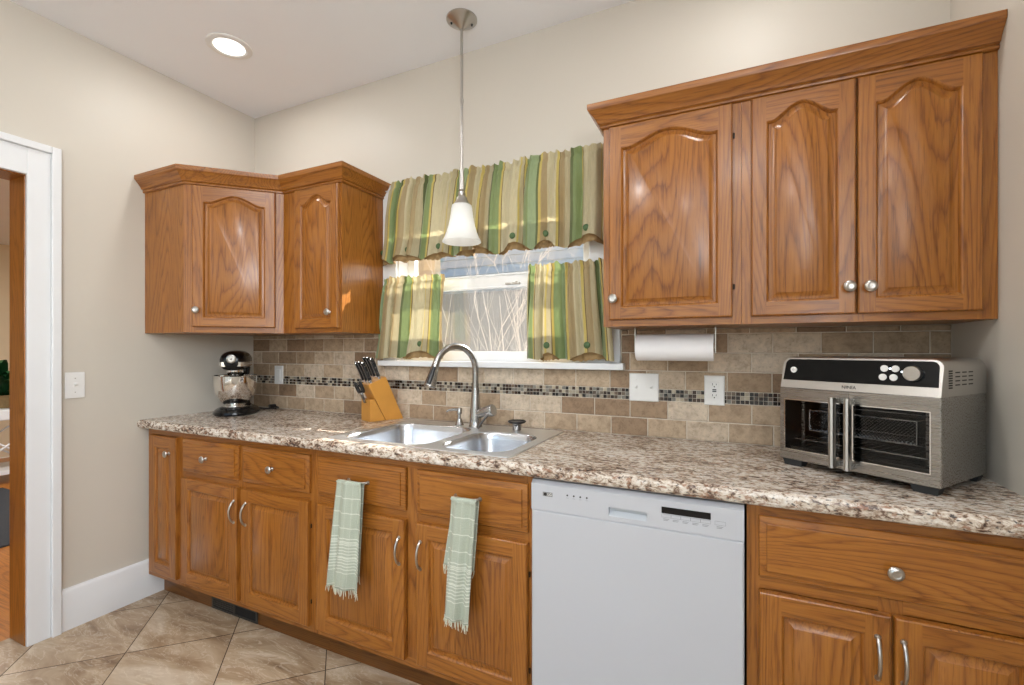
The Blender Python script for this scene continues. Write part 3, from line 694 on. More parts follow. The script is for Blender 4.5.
# diagonal corner cabinet
cc = thing('wall_cabinet', 'diagonal corner oak wall cabinet above the stand mixer', 'cabinet', (0.2, -0.2, ZB), group=G); r = cc.location
A, B = Vector((0.331, -0.615, 0)), Vector((0.641, -0.305, 0)); dg = (B-A).normalized(); nn = Vector((dg.y, -dg.x, 0))
b = MB(); poly = [(0.001, -0.0135), (0.001, -0.6149), (0.331, -0.6149), (0.641, -0.305), (0.641, -0.0135)]
ins = [(0.001, -0.0135), (0.001, -0.6149), (0.331, -0.6149), (0.641, -0.305), (0.641, -0.0135)]
b.loft([[(x, y, ZB) for x, y in ins], [(x, y, ZT) for x, y in ins]], cap=(True, True)); b.build('carcass', M['oak_v'], cc, root=r, smooth=0)
b = MB(); Ld = (B-A).length
def frame_box(b, s0, s1, z0, z1, mi):
    b.box(s0, s1, -0.0015, 0.004, z0, z1, mi)
frame_box(b, 0.0, 0.05, 0, ZT-ZB, 0); frame_box(b, 0.392, Ld, 0, ZT-ZB, 0); frame_box(b, 0.05, 0.392, 0, 0.036, 1); frame_box(b, 0.05, 0.392, ZT-ZB-0.03, ZT-ZB, 1)
b.build('face_frame', [M['oak_v'], M['oak_h']], cc, loc=A+Vector((0, 0, ZB))-Vector(r)+nn*0.001, rotz=PI/4, smooth=0)
door(cc, A+dg*0.038+nn*0.0026+Vector((0, 0, 1.382))-Vector(r), PI/4, 0.364, 0.690, 0.046, 0.079, 0.045, 0.040, kn=(0.020, 0.081))

# crown moulding
def crown(name, label, path, open_start=None):
    prof = [(0.0, 2.074), (0.005, 2.074), (0.010, 2.077), (0.011, 2.082), (0.008, 2.086), (0.012, 2.090), (0.016, 2.090), (0.021, 2.101), (0.029, 2.113), (0.039, 2.124), (0.043, 2.130), (0.046, 2.132), (0.048, 2.138), (0.048, 2.154), (0.0, 2.154)]
    P = [Vector((x, y, 0)) for x, y in path]; loops = []
    for i, p in enumerate(P):
        ds = []
        if i > 0: ds.append((P[i]-P[i-1]).normalized())
        if i < len(P)-1: ds.append((P[i+1]-P[i]).normalized())
        ns = [Vector((d.y, -d.x, 0)) for d in ds]
        if len(ns) == 2:
            m = (ns[0]+ns[1]).normalized(); m = m/max(0.3, m.dot(ns[0]))
        else: m = ns[0]
        loops.append([p+m*(o+0.0005)+Vector((0, 0, z)) for o, z in prof])
    b = MB(); b.loft(loops, 0, cap=(True, True)); o = b.build(name, M['oak_h'], smooth=0.5)
    return tag(o, label, 'moulding')
crown('crown_moulding', 'oak crown moulding along the top of the left corner wall cabinets', [(0.001, -0.6152), (0.331, -0.6152), (0.641, -0.3052), (1.0442, -0.3052), (1.0442, -0.001)])
crown('crown_moulding', 'oak crown moulding along the top of the right wall cabinets', [(2.3163, -0.001), (2.3163, -0.3052), (W-0.001, -0.3052)])

# ------------------------------------------------------------------ counter
def counter():
    zt, zb, yf = 0.912, 0.8715, -0.650
    pf = [(-0.58, zb), (yf+0.012, zb), (yf+0.004, zb+0.004), (yf, zb+0.012), (yf, zt-0.014), (yf+0.004, zt-0.005), (yf+0.013, zt), (-0.58, zt)]
    b = MB()
    b.prism(pf, (0.001, 0, 0), (1, 0, 0), (0, 1, 0), (0, 0, 1), W-0.002)
    hx0, hx1 = 1.268, 2.056
    b.box(0.001, hx0, -0.58, -0.0005, zb, zt); b.box(hx1, W-0.001, -0.58, -0.0005, zb, zt); b.box(hx0, hx1, -0.062, -0.0005, zb, zt)
    o = b.build('countertop', M['granite'], smooth=0.4)
    tag(o, 'long speckled brown granite countertop running wall to wall', 'countertop')
counter()

# ------------------------------------------------------------------ dishwasher
def dishwasher():
    x0, x1, yf = 2.1685, 2.7705, -0.632
    t = thing('dishwasher', 'white built-in dishwasher under the counter beside the sink cabinet', 'dishwasher', ((x0+x1)/2, -0.3, 0)); r = t.location
    b = MB(); b.box(x0+0.006, x1-0.006, -0.60, -0.03, 0.02, 0.855); b.build('tub', M['black_matte'], t, root=r, smooth=0)
    b = MB(); b.chbox(x0, x1, yf, -0.601, 0.12, 0.769, 0.004); dr = b.build('door', M['appliance_white'], t, root=r, smooth=0.5)
    b = MB(); b.box(x0+0.01, x1-0.01, -0.57, -0.55, 0.004, 0.115); b.build('kick_plate', M['appliance_white'], t, root=r, smooth=0)
    # control panel with a recess for the hand grip
    rx0, rx1, rz0, rz1 = 2.414, 2.523, 0.784, 0.810
    b = MB(); z0, z1 = 0.7705, 0.862
    b.box(x0, rx0, yf, -0.601, z0, z1-0.012); b.box(rx1, x1, yf, -0.601, z0, z1-0.012); b.box(rx0, rx1, yf, -0.601, z0, rz0); b.box(rx0, rx1, yf, -0.601, rz1, z1-0.012)
    b.prism([(yf, z1-0.012), (yf+0.012, z1), (-0.601, z1), (-0.601, z1-0.012)], (x0, 0, 0), (1, 0, 0), (0, 1, 0), (0, 0, 1), x1-x0)
    cp = b.build('control_panel', M['appliance_white'], t, root=r, smooth=0)
    b = MB(); b.box(rx0, rx1, yf+0.016, yf+0.018, rz0, rz1); b.add([(rx0, yf+0.001, rz0), (rx1, yf+0.001, rz0), (rx1, yf+0.016, rz0+0.012), (rx0, yf+0.016, rz0+0.012)], [(0, 1, 2, 3)])
    b.build('grip_recess', M['appliance_lip'], t, root=r, smooth=0)
    e = 0.0006
    b = MB(); b.box(2.207, 2.239, yf-e*2, yf, 0.8155, 0.8285); bd = b.build('badge', M['badge'], t, root=r, smooth=0, bevel=0.0005)
    R = (PI/2, 0, 0)
    text_part('badge_lettering', 'LG', 0.0115, M['white_plastic'], t, Vector((2.230, yf-e*2-0.0003, 0.822))-r, R, 0.0002)
    b = MB(); b.lathe([(0.005, 0), (0.005, 0.0006)], (2.2155, yf-e*2, 0.822), 'y', 18); b.build('badge_disc', M['dark_text'], t, root=r)
    for i in range(4):
        b = MB(); b.lathe([(0.0028, 0), (0.0025, 0.0008)], (2.287+i*0.0203, yf, 0.827), 'y', 14); b.build('indicator_light', M['dark_text'], t, root=r)
        b = MB(); b.box(2.2835+i*0.0203, 2.2905+i*0.0203, yf-0.0002, yf, 0.8185, 0.8193); b.build('indicator_print', M['grey_text'], t, root=r, smooth=0)
    b = MB(); b.box(2.563, 2.690, yf-0.0008, yf, 0.815, 0.833); b.build('display', M['black_gloss'], t, root=r, smooth=0)
    def outline(x0_, x1_, z0_, z1_, nm):
        b = MB(); w = 0.0006
        b.box(x0_, x1_, yf-0.0003, yf, z0_, z0_+w); b.box(x0_, x1_, yf-0.0003, yf, z1_-w, z1_); b.box(x0_, x0_+w, yf-0.0003, yf, z0_+w, z1_-w); b.box(x1_-w, x1_, yf-0.0003, yf, z0_+w, z1_-w)
        b.build(nm, M['grey_text'], t, root=r, smooth=0)
    for i in range(5): outline(2.563+i*0.0254, 2.5884+i*0.0254, 0.8035, 0.8125, 'button')
    outline(2.700, 2.7265, 0.8035, 0.814, 'start_button')
    for i in range(6):
        xx = 2.5675+i*0.0254 if i < 5 else 2.7045
        b = MB()
        for k in range(2): b.box(xx, xx+0.016-0.003*k, yf-0.0002, yf, 0.7985-k*0.0035, 0.7998-k*0.0035)
        b.build('button_print', M['grey_text'], t, root=r, smooth=0)
dishwasher()

# ------------------------------------------------------------------ sink
def rrect(x0, x1, y0, y1, rad, z, n=6):
    P = []
    for cx, cy, a0 in ((x1-rad, y1-rad, 0), (x0+rad, y1-rad, 90), (x0+rad, y0+rad, 180), (x1-rad, y0+rad, 270)):
        for i in range(n+1):
            a = math.radians(a0+90*i/n); P.append((cx+rad*math.cos(a), cy+rad*math.sin(a), z))
    return P
def sink():
    t = thing('kitchen_sink', 'double-bowl stainless steel drop-in sink set in the countertop', 'sink', (1.66, -0.32, 0.912)); r = t.location
    x0, x1, y0, y1 = 1.247, 2.078, -0.598, -0.044; zr = 0.9165
    holes = [(1.290, 1.705, -0.572, -0.155, 0.075), (1.750, 2.038, -0.565, -0.195, 0.085)]
    bm = bmesh.new()
    def loop(P):
        vs = [bm.verts.new(p) for p in P]; es = [bm.edges.new((vs[i], vs[(i+1) % len(vs)])) for i in range(len(vs))]; return es
    E = loop(rrect(x0+0.004, x1-0.004, y0+0.004, y1-0.004, 0.022, zr))
    for h in holes: E += loop(rrect(*h, zr))
    bmesh.ops.triangle_fill(bm, use_beauty=True, edges=E)
    me = bpy.data.meshes.new('x'); bmesh.ops.recalc_face_normals(bm, faces=bm.faces)
    b = MB(); bm.verts.index_update()
    b.add([v.co[:] for v in bm.verts], [tuple(v.index for v in f.verts) for f in bm.faces]); bm.free()
    b.loft([rrect(x0, x1, y0, y1, 0.025, 0.9123), rrect(x0, x1, y0, y1, 0.025, 0.9145), rrect(x0+0.004, x1-0.004, y0+0.004, y1-0.004, 0.022, zr)])
    b.build('rim', M['rim_steel'], t, root=r, smooth=0.5)
    for h in holes:
        hx0, hx1, hy0, hy1, rad = h; L = []
        for d, z in ((0, zr), (0.003, zr-0.0015), (0.007, zr-0.008), (0.010, zr-0.03), (0.022, zr-0.15), (0.030, zr-0.168), (0.045, zr-0.178), (0.075, zr-0.181), (0.11, zr-0.183)):
            L.append(rrect(hx0+d, hx1-d, hy0+d, hy1-d, max(0.02, rad-d*0.5), z))
        b = MB(); b.loft(L, cap=(False, True)); bw = b.build('bowl', M['sink_steel'], t, root=r, smooth=0.9)
        b = MB(); b.lathe([(0.0001, 0.001), (0.028, 0.001), (0.034, 0.003), (0.042, 0.0045), (0.045, 0.002)], ((hx0+hx1)/2, (hy0+hy1)/2, zr-0.183), 'z', 24, cap=(False, False)); b.build('drain', M['chrome'], t, root=r)
sink()
ZR = 0.9167
def faucet():
    bx, by = 1.676, -0.122
    t = thing('faucet', 'brushed steel gooseneck pull-down faucet with side lever on the sink', 'faucet', (bx, by, ZR)); r = t.location
    b = MB(); b.lathe([(0.031, 0), (0.031, 0.004), (0.028, 0.008), (0.027, 0.03), (0.025, 0.07), (0.0205, 0.125), (0.0165, 0.165), (0.0155, 0.18)], (bx, by, ZR), 'z', 28)
    b.build('body', M['faucet_steel'], t, root=r)
    dv = Vector((-0.40, -0.917, 0)).normalized(); zc = 1.178; R = 0.108; pts = [Vector((bx, by, ZR+0.17)), Vector((bx, by, 1.13)), Vector((bx, by, zc-0.01))]
    for i in range(17):
        a = PI*(i/16)*0.925
        pts.append(Vector((bx, by, zc))+dv*(R-R*math.cos(a))+Vector((0, 0, R*math.sin(a))))
    b = MB(); b.tube(pts, 0.0145, 16); b.build('spout', M['faucet_steel'], t, root=r)
    e = pts[-1]; d = (pts[-1]-pts[-2]).normalized()
    b = MB(); b.tube([e-d*0.004, e+d*0.006, e+d*0.03, e+d*0.062, e+d*0.092, e+d*0.098], [0.0155, 0.017, 0.019, 0.0225, 0.0255, 0.022], 20); b.build('spray_head', M['faucet_steel'], t, root=r)
    side = d.cross(Vector((0, 0, 1))).normalized(); nf = d.cross(side).normalized()
    if nf.y > 0: nf = -nf
    b = MB(); q = e+d*0.05-side*0.014
    b.tube([q+nf*0.013-d*0.04, q+nf*0.015, q+nf*0.017+d*0.036], [0.008, 0.0105, 0.0105], 10); b.build('spray_button', M['black_plastic'], t, root=r)
    ax = Vector((0.93, -0.1, 0.27)).normalized(); c = Vector((bx, by, 0.972))
    b = MB(); b.tube([c, c+ax*0.050, c+ax*0.053], [0.019, 0.0215, 0.0215], 20); b.tube([c+ax*0.0535, c+ax*0.098, c+ax*0.103], [0.0235, 0.0275, 0.025], 20); b.build('handle', M['faucet_steel'], t, root=r)
    p0 = c+ax*0.085+Vector((0, -0.018, -0.012)); b = MB(); b.tube([p0, p0+Vector((-0.018, -0.02, -0.03)), p0+Vector((-0.036, -0.035, -0.062))], [0.006, 0.005, 0.0058], 10); b.build('lever', M['dark_reflection_steel'], t, root=r)
faucet()
def soap():
    x, y = 1.581, -0.108
    t = thing('soap_dispenser', 'small dark steel soap dispenser pump left of the faucet', 'soap dispenser', (x, y, ZR)); r = t.location
    b = MB(); b.lathe([(0.021, 0), (0.021, 0.003), (0.018, 0.007), (0.0135, 0.022), (0.0125, 0.03)], (x, y, ZR), 'z', 24); b.build('base', M['faucet_steel'], t, root=r)
    b = MB(); b.lathe([(0.0075, 0), (0.0075, 0.02), (0.0125, 0.023), (0.0125, 0.046), (0.010, 0.05)], (x, y, ZR+0.03), 'z', 20)
    b.tube([(x, y, ZR+0.071), (x-0.025, y-0.014, ZR+0.073), (x-0.045, y-0.026, ZR+0.069), (x-0.052, y-0.03, ZR+0.062)], [0.007, 0.006, 0.0048, 0.004], 10); b.build('pump', M['faucet_steel'], t, root=r)
soap()
def strainer():
    x, y = 1.885, -0.122
    t = thing('sink_strainer', 'black rimmed steel drain strainer standing on the sink ledge', 'strainer', (x, y, ZR)); r = t.location
    b = MB(); b.lathe([(0.017, 0), (0.019, 0.003), (0.0195, 0.026), (0.023, 0.030)], (x, y, ZR), 'z', 24); b.build('basket', M['faucet_steel'], t, root=r)
    b = MB(); b.lathe([(0.023, 0.030), (0.037, 0.033), (0.040, 0.038), (0.038, 0.042), (0.034, 0.040), (0.031, 0.038), (0.0001, 0.038)], (x, y, ZR), 'z', 30, cap=(True, False)); b.build('rim', M['black_plastic'], t, root=r)
strainer()

# ------------------------------------------------------------------ plates on walls
def outlet_plate(name, label, cat, x0, x1, z0, z1, kind):
    yb = -0.0122
    t = thing(name, label, cat, ((x0+x1)/2, yb, z0)); r = t.location
    b = MB(); b.chbox(x0, x1, yb-0.006, yb, z0, z1, 0.003); b.build('cover_plate', M['white_plastic'], t, root=r, smooth=0)
    yf = yb-0.006; zc = (z0+z1)/2
    def screw(x, z):
        b = MB(); b.lathe([(0.003, 0), (0.0026, 0.0008)], (x, yf, z), 'y', 10); b.build('screw', M['white_plastic'], t, root=r)
    if kind == 'toggle2':
        for xc in ((x0*0.75+x1*0.25)-0.001, (x0*0.25+x1*0.75)+0.001):
            b = MB(); b.box(xc-0.005, xc+0.005, yf-0.0012, yf, zc-0.012, zc+0.012); b.prism([(yf, zc-0.004), (yf-0.011, zc+0.002), (yf-0.011, zc+0.009), (yf, zc+0.005)], (xc-0.0038, 0, 0), (1, 0, 0), (0, 1, 0), (0, 0, 1), 0.0076); b.build('toggle', M['white_plastic'], t, root=r, smooth=0)
            screw(xc, zc+0.03); screw(xc, zc-0.03)
    elif kind == 'gfci':
        xc = (x0+x1)/2
        b = MB(); b.chbox(xc-0.0165, xc+0.0165, yf-0.0025, yf, zc-0.0335, zc+0.0335, 0.001); b.build('socket_face', M['white_plastic'], t, root=r, smooth=0)
        y2 = yf-0.0026
        for s in (-1, 1):
            b = MB(); b.box(xc-0.0075, xc-0.0055, y2-0.0004, y2, zc+s*0.021-0.001, zc+s*0.021+0.007); b.box(xc+0.0055, xc+0.0075, y2-0.0004, y2, zc+s*0.021, zc+s*0.021+0.006); b.lathe([(0.0025, 0), (0.0025, 0.0004)], (xc, y2, zc+s*0.021-0.006), 'y', 10); b.build('slots', M['black_plastic'], t, root=r, smooth=0)
        b = MB(); b.box(xc-0.007, xc+0.007, y2-0.0014, y2, zc+0.0012, zc+0.0055); b.build('test_button', M['black_plastic'], t, root=r, smooth=0)
        b = MB(); b.box(xc-0.007, xc+0.007, y2-0.0014, y2, zc-0.0055, zc-0.0012); b.build('reset_button', M['black_plastic'], t, root=r, smooth=0)
        screw(xc, zc+0.048); screw(xc, zc-0.048)
    else:
        xc = (x0+x1)/2
        b = MB(); b.chbox(xc-0.0165, xc+0.0165, yf-0.0025, yf, zc-0.0335, zc+0.0335, 0.001); b.build('rocker', M['white_plastic'], t, root=r, smooth=0)
        screw(xc, zc+0.048); screw(xc, zc-0.048)
outlet_plate('switch_plate', 'white double toggle switch plate on the tiles right of the window', 'light switch', 2.353, 2.471, 1.058, 1.173, 'toggle2')
outlet_plate('outlet_plate', 'white power outlet with two black sockets on the tiles left of the toaster oven', 'outlet', 2.643, 2.716, 1.055, 1.170, 'gfci')
outlet_plate('outlet_plate', 'pale outlet plate on the tiles behind the stand mixer', 'outlet', 0.203, 0.276, 1.060, 1.172, 'plain')
# switch on the left wall
t = thing('switch_plate', 'white single toggle switch plate on the left wall beside the doorway', 'light switch', (0, -0.9, 1.05)); r = t.location
b = MB(); b.box(0.0003, 0.006, -0.936, -0.864, 1.047, 1.167); b.build('cover_plate', M['white_plastic'], t, root=r, smooth=0, bevel=0.002)
b = MB(); b.box(0.006, 0.0072, -0.905, -0.895, 1.094, 1.120); b.prism([(0.0072, 1.104), (0.017, 1.110), (0.017, 1.117), (0.0072, 1.113)], (0, -0.904, 0), (0, 1, 0), (1, 0, 0), (0, 0, 1), 0.008); b.build('toggle', M['white_plastic'], t, root=r, smooth=0)
for z in (1.075, 1.139):
    b = MB(); b.lathe([(0.0028, 0.006), (0.0025, 0.0068)], (0, -0.9, z), 'x', 10); b.build('screw', M['nickel'], t, root=r)

# ------------------------------------------------------------------ paper towel roll under the right cabinet
px0, px1, py, pz = 2.412, 2.683, -0.17, 1.279
t = thing('paper_towel_holder', 'steel paper towel holder screwed under the single-door wall cabinet', 'holder', (2.55, py, ZB)); r = t.location
for x in (px0-0.007, px1+0.0035):
    b = MB(); b.box(x, x+0.0035, py-0.011, py+0.011, pz-0.02, ZB-0.001); b.build('arm', M['nickel'], t, root=r, smooth=0, bevel=0.0008)
b = MB(); b.tube([(px0-0.006, py, pz), (px1+0.006, py, pz)], 0.006, 12); b.build('rod', M['nickel'], t, root=r)
t = thing('paper_towel_roll', 'white paper towel roll hanging under the right wall cabinets', 'paper towel', (2.5475, py, pz)); r = t.location
b = MB(); b.lathe([(0.017, 0.0005), (0.048, 0.0), (0.0495, 0.002), (0.0495, px1-px0-0.002), (0.048, px1-px0), (0.017, px1-px0-0.0005)], (px0, py, pz), 'x', 36, cap=(False, False)); b.build('paper', M['paper'], t, root=r)
b = MB(); b.lathe([(0.017, 0), (0.017, px1-px0), (0.0155, px1-px0), (0.0155, 0)], (px0, py, pz), 'x', 24, cap=(False, False)); b.build('core', M['lining'], t, root=r)

# ------------------------------------------------------------------ pendant lamp and ceiling light
def pendant():
    x, y = 1.658, -0.2135
    t = thing('pendant_lamp', 'brushed nickel rod pendant lamp with white bell shade over the sink', 'lamp', (x, y, H)); r = t.location
    b = MB(); b.lathe([(0.068, -0.0005), (0.068, -0.006), (0.060, -0.012), (0.034, -0.026), (0.016, -0.040), (0.011, -0.046)], (x, y, H), 'z', 32); cp = b.build('canopy', M['nickel'], t, root=r)
    for a in (0.6, 3.7):
        b = MB(); b.lathe([(0.005, 0), (0.004, -0.006)], (x+0.045*math.cos(a), y+0.045*math.sin(a), H-0.02), 'z', 10); b.build('screw', M['black_plastic'], t, root=r)
    b = MB(); b.tube([(x, y, H-0.042), (x, y, 2.376)], 0.0062, 14); b.tube([(x, y, 2.380), (x, y, 2.366)], 0.0085, 14); b.tube([(x, y, 2.370), (x, y, 2.055)], 0.0062, 14); b.build('rod', M['nickel'], t, root=r)
    b = MB(); b.lathe([(0.007, 2.075), (0.009, 2.05), (0.0105, 2.02), (0.0135, 1.99), (0.0145, 1.978), (0.010, 1.973), (0.0165, 1.966), (0.0175, 1.955), (0.015, 1.950), (0.023, 1.944), (0.026, 1.930), (0.032, 1.921), (0.038, 1.910)], (x, y, 0), 'z', 28); b.build('socket_cap', M['nickel'], t, root=r)
    b = MB(); pr = [(0.034, 1.914), (0.043, 1.909), (0.0465, 1.895), (0.049, 1.870), (0.053, 1.845), (0.059, 1.818), (0.067, 1.790), (0.077, 1.766), (0.0845, 1.753), (0.086, 1.747)]
    b.lathe(pr+[(rr-0.003, zz+0.0005) for rr, zz in reversed(pr)], (x, y, 0), 'z', 40, cap=(False, False)); b.build('shade', M['shade'], t, root=r)
    b = MB(); b.lathe([(0.012, 1.905), (0.013, 1.88), (0.02, 1.86), (0.027, 1.835), (0.022, 1.812), (0.0001, 1.803)], (x, y, 0), 'z', 20, cap=(True, False)); b.build('bulb', M['lamp_glow'], t, root=r)
    light('pendant_bulb_light', 'POINT', (x, y, 1.79), 0.2, (1, 0.98, 0.96), shadow_soft_size=0.03)
pendant()
t = thing('recessed_ceiling_light', 'round white recessed light in the ceiling above the left cabinets', 'ceiling light', (0.545, -0.53, H)); r = t.location
b = MB(); b.lathe([(0.098, -0.0005), (0.098, -0.004), (0.092, -0.007), (0.074, -0.008), (0.068, -0.004)], (0.545, -0.53, H), 'z', 40, cap=(False, False)); b.build('trim_ring', M['white_plastic'], t, root=r)
b = MB(); b.lathe([(0.0001, -0.004), (0.071, -0.004), (0.0715, -0.001)], (0.545, -0.53, H), 'z', 40, cap=(False, False)); b.build('diffuser', M['lamp_glow'], t, root=r)

# ------------------------------------------------------------------ curtains
def curtain(name, label, x0, x1, zt, zb, y, amp, folds, buttons, seed, u0=0.0, flare0=0.0, flare1=0.0, drop=0.034, ret=False, facing=0.1, us_=2.2, fp=0.8):
    """gathered cloth: x0..x1 at the top, rounded folds towards the room, the hem pinned up at each button, a deep second layer behind the hem"""
    rnd = random.Random(seed); NX, NZ = 260, 40
    ph = [rnd.uniform(0, 6.28) for _ in range(8)]
    t = thing(name, label, 'curtain', ((x0+x1)/2, y, zt)); r = t.location
    def fold(s, v):
        w = s+0.020*math.sin(2*PI*2.7*s+ph[0])*(4.0/folds+0.3)+0.008*math.sin(2*PI*6.3*s+ph[1])
        k = PI*folds*w
        lobe = abs(math.sin(k+0.25*math.sin(3*v+ph[5])))**0.62
        size = 0.72+0.28*math.sin(k*0.53+ph[2])
        fine = 0.5*math.sin(k*3.7+ph[3])+0.5*math.sin(k*5.9+ph[4])
        g = max(0.0, 1-v*3.2)
        return -amp*(lobe*size*(0.5+0.5*min(1, v*2.5))+0.22*fine*g+0.07*fine*(1-g)+0.10*math.sin(k*0.21+5*v+ph[6]))
    def hem(s):
        x = x0+(x1-x0)*s; h = 0.0
        for bx, wd in buttons:
            q = abs(x-bx)/wd
            if q < 1: h = max(h, 1-q*q)
        return h
    uv = []; us = []; L = 0; prev = None
    for i in range(NX+1):
        s = i/NX; p = (x0+(x1-x0)*s, fold(s, 0.7))
        if prev: L += math.hypot(p[0]-prev[0], p[1]-prev[1])
        prev = p; us.append(L)
    def pt(i, v):
        s = i/NX
        x = x0+(x1-x0)*s+(-flare0*(1-s)+flare1*s)*v**fp
        h = hem(s)
        z = zt+(zb-zt)*v+h*drop*max(0, (v-0.6)/0.4)**1.5+(0.004*math.sin(us[i]*150+ph[1])+0.003*math.sin(us[i]*91)+0.003*math.sin(us[i]*37))*(1-v)**8 + 0.005*math.sin(us[i]*29+ph[7])*v**6
        yy = y+fold(s, v)-0.010*h*max(0, (v-0.72)/0.28)
        if 0.045 < v < 0.10: yy += 0.006
        if ret:
            e = min(s, 1-s)
            if e < 0.025: yy += (1-e/0.025)**1.5*(-0.0215-yy)
        return (x, min(yy, -0.0300 if v < 0.14 and min(s, 1-s) > 0.025 else -0.0215), z)
    rows = []
    b = MB()
    for j in range(NZ+1):
        v = j/NZ
        rows.append([pt(i, v) for i in range(NX+1)]); uv += [(u0+us[i]*us_, v) for i in range(NX+1)]
    b.loft(rows, closed=False)
    b.build('cloth', M['curtain'], t, root=r, smooth=3.2, uv=uv, recalc=False)
    fc = MB(); v0 = 1-facing/(zt-zb); R = []
    for j in range(9):
        v = v0+(0.995-v0)*j/8
        R.append([(p[0], min(p[1]+0.0035, -0.019), p[2]) for p in (pt(i, v) for i in range(NX+1))])
    fc.loft(R, closed=False); fc.build('hem_facing', M['lining'], t, root=r, smooth=3.2, recalc=False)
    for bx, wd in buttons:      # the underside of the pinned-up hem hanging below it
        s0 = (bx-x0)/(x1-x0); ln = MB(); R = []
        for k in range(7):
            w_ = k/6; row = []
            for i in range(31):
                a = -1+2*i/30; s = min(1, max(0, s0+a*wd/(x1-x0))); p = pt(int(round(s*NX)), 1.0)
                row.append((p[0], min(p[1]+0.005+0.016*math.sin(PI*w_)+0.003*math.sin(a*26+seed)*w_, -0.019), p[2]+0.004-(drop*0.95*(1-a*a)+0.006)*w_+0.002*math.sin(a*19)*w_))
            R.append(row)
        ln.loft(R, closed=False); ln.build('lining', M['lining'], t, root=r, smooth=3.2, recalc=False)
        bt = MB(); p = pt(int(round(s0*NX)), 0.90 if zt-zb > 0.42 else 0.88)
        bt.lathe([(0.013, -0.004), (0.0145, 0.003), (0.012, 0.0065), (0.006, 0.0085), (0.0001, 0.009)], (p[0], p[1]-0.001, p[2]), 'y', 20, cap=(True, False)); bt.build('button', M['button'], t, root=r)
    return t
curtain('valance_curtain', 'long striped green and beige valance across the top of the window', 1.110, 2.262, 2.140, 1.718, -0.040, 0.054, 13.0, [(1.13, 0.06), (1.29, 0.085), (1.475, 0.08), (1.675, 0.09), (1.865, 0.085), (2.005, 0.045), (2.185, 0.085)], 5, 0.1, flare0=0.062, flare1=0.004, ret=True, facing=0.115, us_=2.0, fp=0.6)
curtain('tier_curtain', 'short striped green and beige curtain on the left of the sink window', 1.082, 1.462, 1.645, 1.228, -0.040, 0.046, 4.5, [(1.33, 0.095)], 11, 0.36, flare0=0.060, flare1=0.008, facing=0.09, us_=2.2)
curtain('tier_curtain', 'short striped green and beige curtain on the right of the sink window', 1.905, 2.262, 1.652, 1.226, -0.040, 0.050, 4.6, [(2.005, 0.04), (2.16, 0.075)], 17, 0.8, flare0=0.004, flare1=0.040, facing=0.10, us_=2.2)
for nm, lb, z, x0, x1 in (('curtain_rod', 'white curtain rod carrying the long valance', 2.112, 1.062, 2.255), ('curtain_rod', 'thin white curtain rod carrying the two short curtains', 1.625, 1.062, 2.29)):
    b = MB(); b.tube([(x0, -0.0185, z), (x0, -0.022, z), (x0+0.004, -0.025, z), (x1-0.004, -0.025, z), (x1, -0.022, z), (x1, -0.0185, z)], 0.003, 8)
    tag(b.build(nm, M['vinyl']), lb, 'curtain rod')

# ------------------------------------------------------------------ towels on the sink cabinet pulls
def towel(label, xc, ztop, wtop, wbot, zbot, shift, seed, back_w, back_z):
    rnd = random.Random(seed); yb = YF-0.020; yt = yb-0.0395
    t = thing('dish_towel', label, 'towel', (xc, yt, ztop), group=None); r = t.location
    NX, NS = 34, 60
    front = ztop-zbot; total = front+0.03+(ztop-back_z)
    ph = rnd.uniform(0, 6.28)
    b = MB(); rows = []; uv = []
    for j in range(NS+1):
        s = j/NS*total; row = []
        for i in range(NX+1):
            a = i/NX*2-1
            if s < front:           # front panel, from hem upward
                q = 1-s/front       # 1 at hem
                w = wtop+(wbot-wtop)*q**0.8
                x = xc+shift*q+a*w/2
                z = zbot+s+0.004*math.sin(a*3+ph)*q
                y = yt-0.006-0.012*q*0.3-(0.010*math.sin(a*4.6+ph)+0.005*math.sin(a*9.5+ph*2+q*2))*(0.40+0.6*q)-0.008*(1-a*a)
            elif s < front+0.03:    # over the bar
                q = (s-front)/0.03; ang = PI*q
                w = wtop; x = xc+a*w/2
                z = ztop+0.006*math.sin(ang)-0.003*abs(a)
                y = yt-0.004-0.008*math.cos(ang)*0.9+0.006*q-0.002-0.008*(1-a*a)*(1-q)-(0.010*math.sin(a*4.6+ph)+0.005*math.sin(a*9.5+ph*2))*0.40*(1-q)
            else:
                q = (s-front-0.03)/(ztop-back_z)
                w = wtop+(back_w-wtop)*q; x = xc+shift*1.1*q+a*w/2
                z = ztop-(ztop-back_z)*q
                y = min(yt+0.011+0.004*q, yb-0.012)
            row.append((x, y, z)); uv.append((0.5+a*w*0.9, (front-s) if s < front else 0.5+s))
        rows.append(row)
    b.loft(rows, closed=False)
    c = b.build('cloth', M['towel'], t, root=r, smooth=3.2, uv=uv, recalc=False)
    so = c.modifiers.new('thick', 'SOLIDIFY'); so.thickness = 0.0016; so.offset = 0
    f = MB()
    for row, n in ((rows[0], 30), (rows[-1], 22)):
        for k in range(n):
            p = Vector(row[int(round(k*NX/(n-1)))])
            L = rnd.uniform(0.014, 0.030); dx = rnd.uniform(-0.006, 0.006)
            f.tube([p+Vector((0, 0, 0.002)), p+Vector((dx*0.4, rnd.uniform(-.002, .001), -L*0.5)), p+Vector((dx, rnd.uniform(-.003, .001), -L))], [0.0016, 0.0014, 0.0008], 5)
    fo = f.build('fringe', M['fringe'], t, root=r, recalc=False); fo['kind'] = 'stuff'
towel('pale sage fringed towel on the left sink drawer front', 1.447, 0.776, 0.118, 0.150, 0.374, -0.031, 4, 0.13, 0.42)
towel('pale sage fringed towel on the right sink drawer front, nearer the dishwasher', 1.945, 0.779, 0.098, 0.102, 0.378, -0.030, 9, 0.12, 0.54)

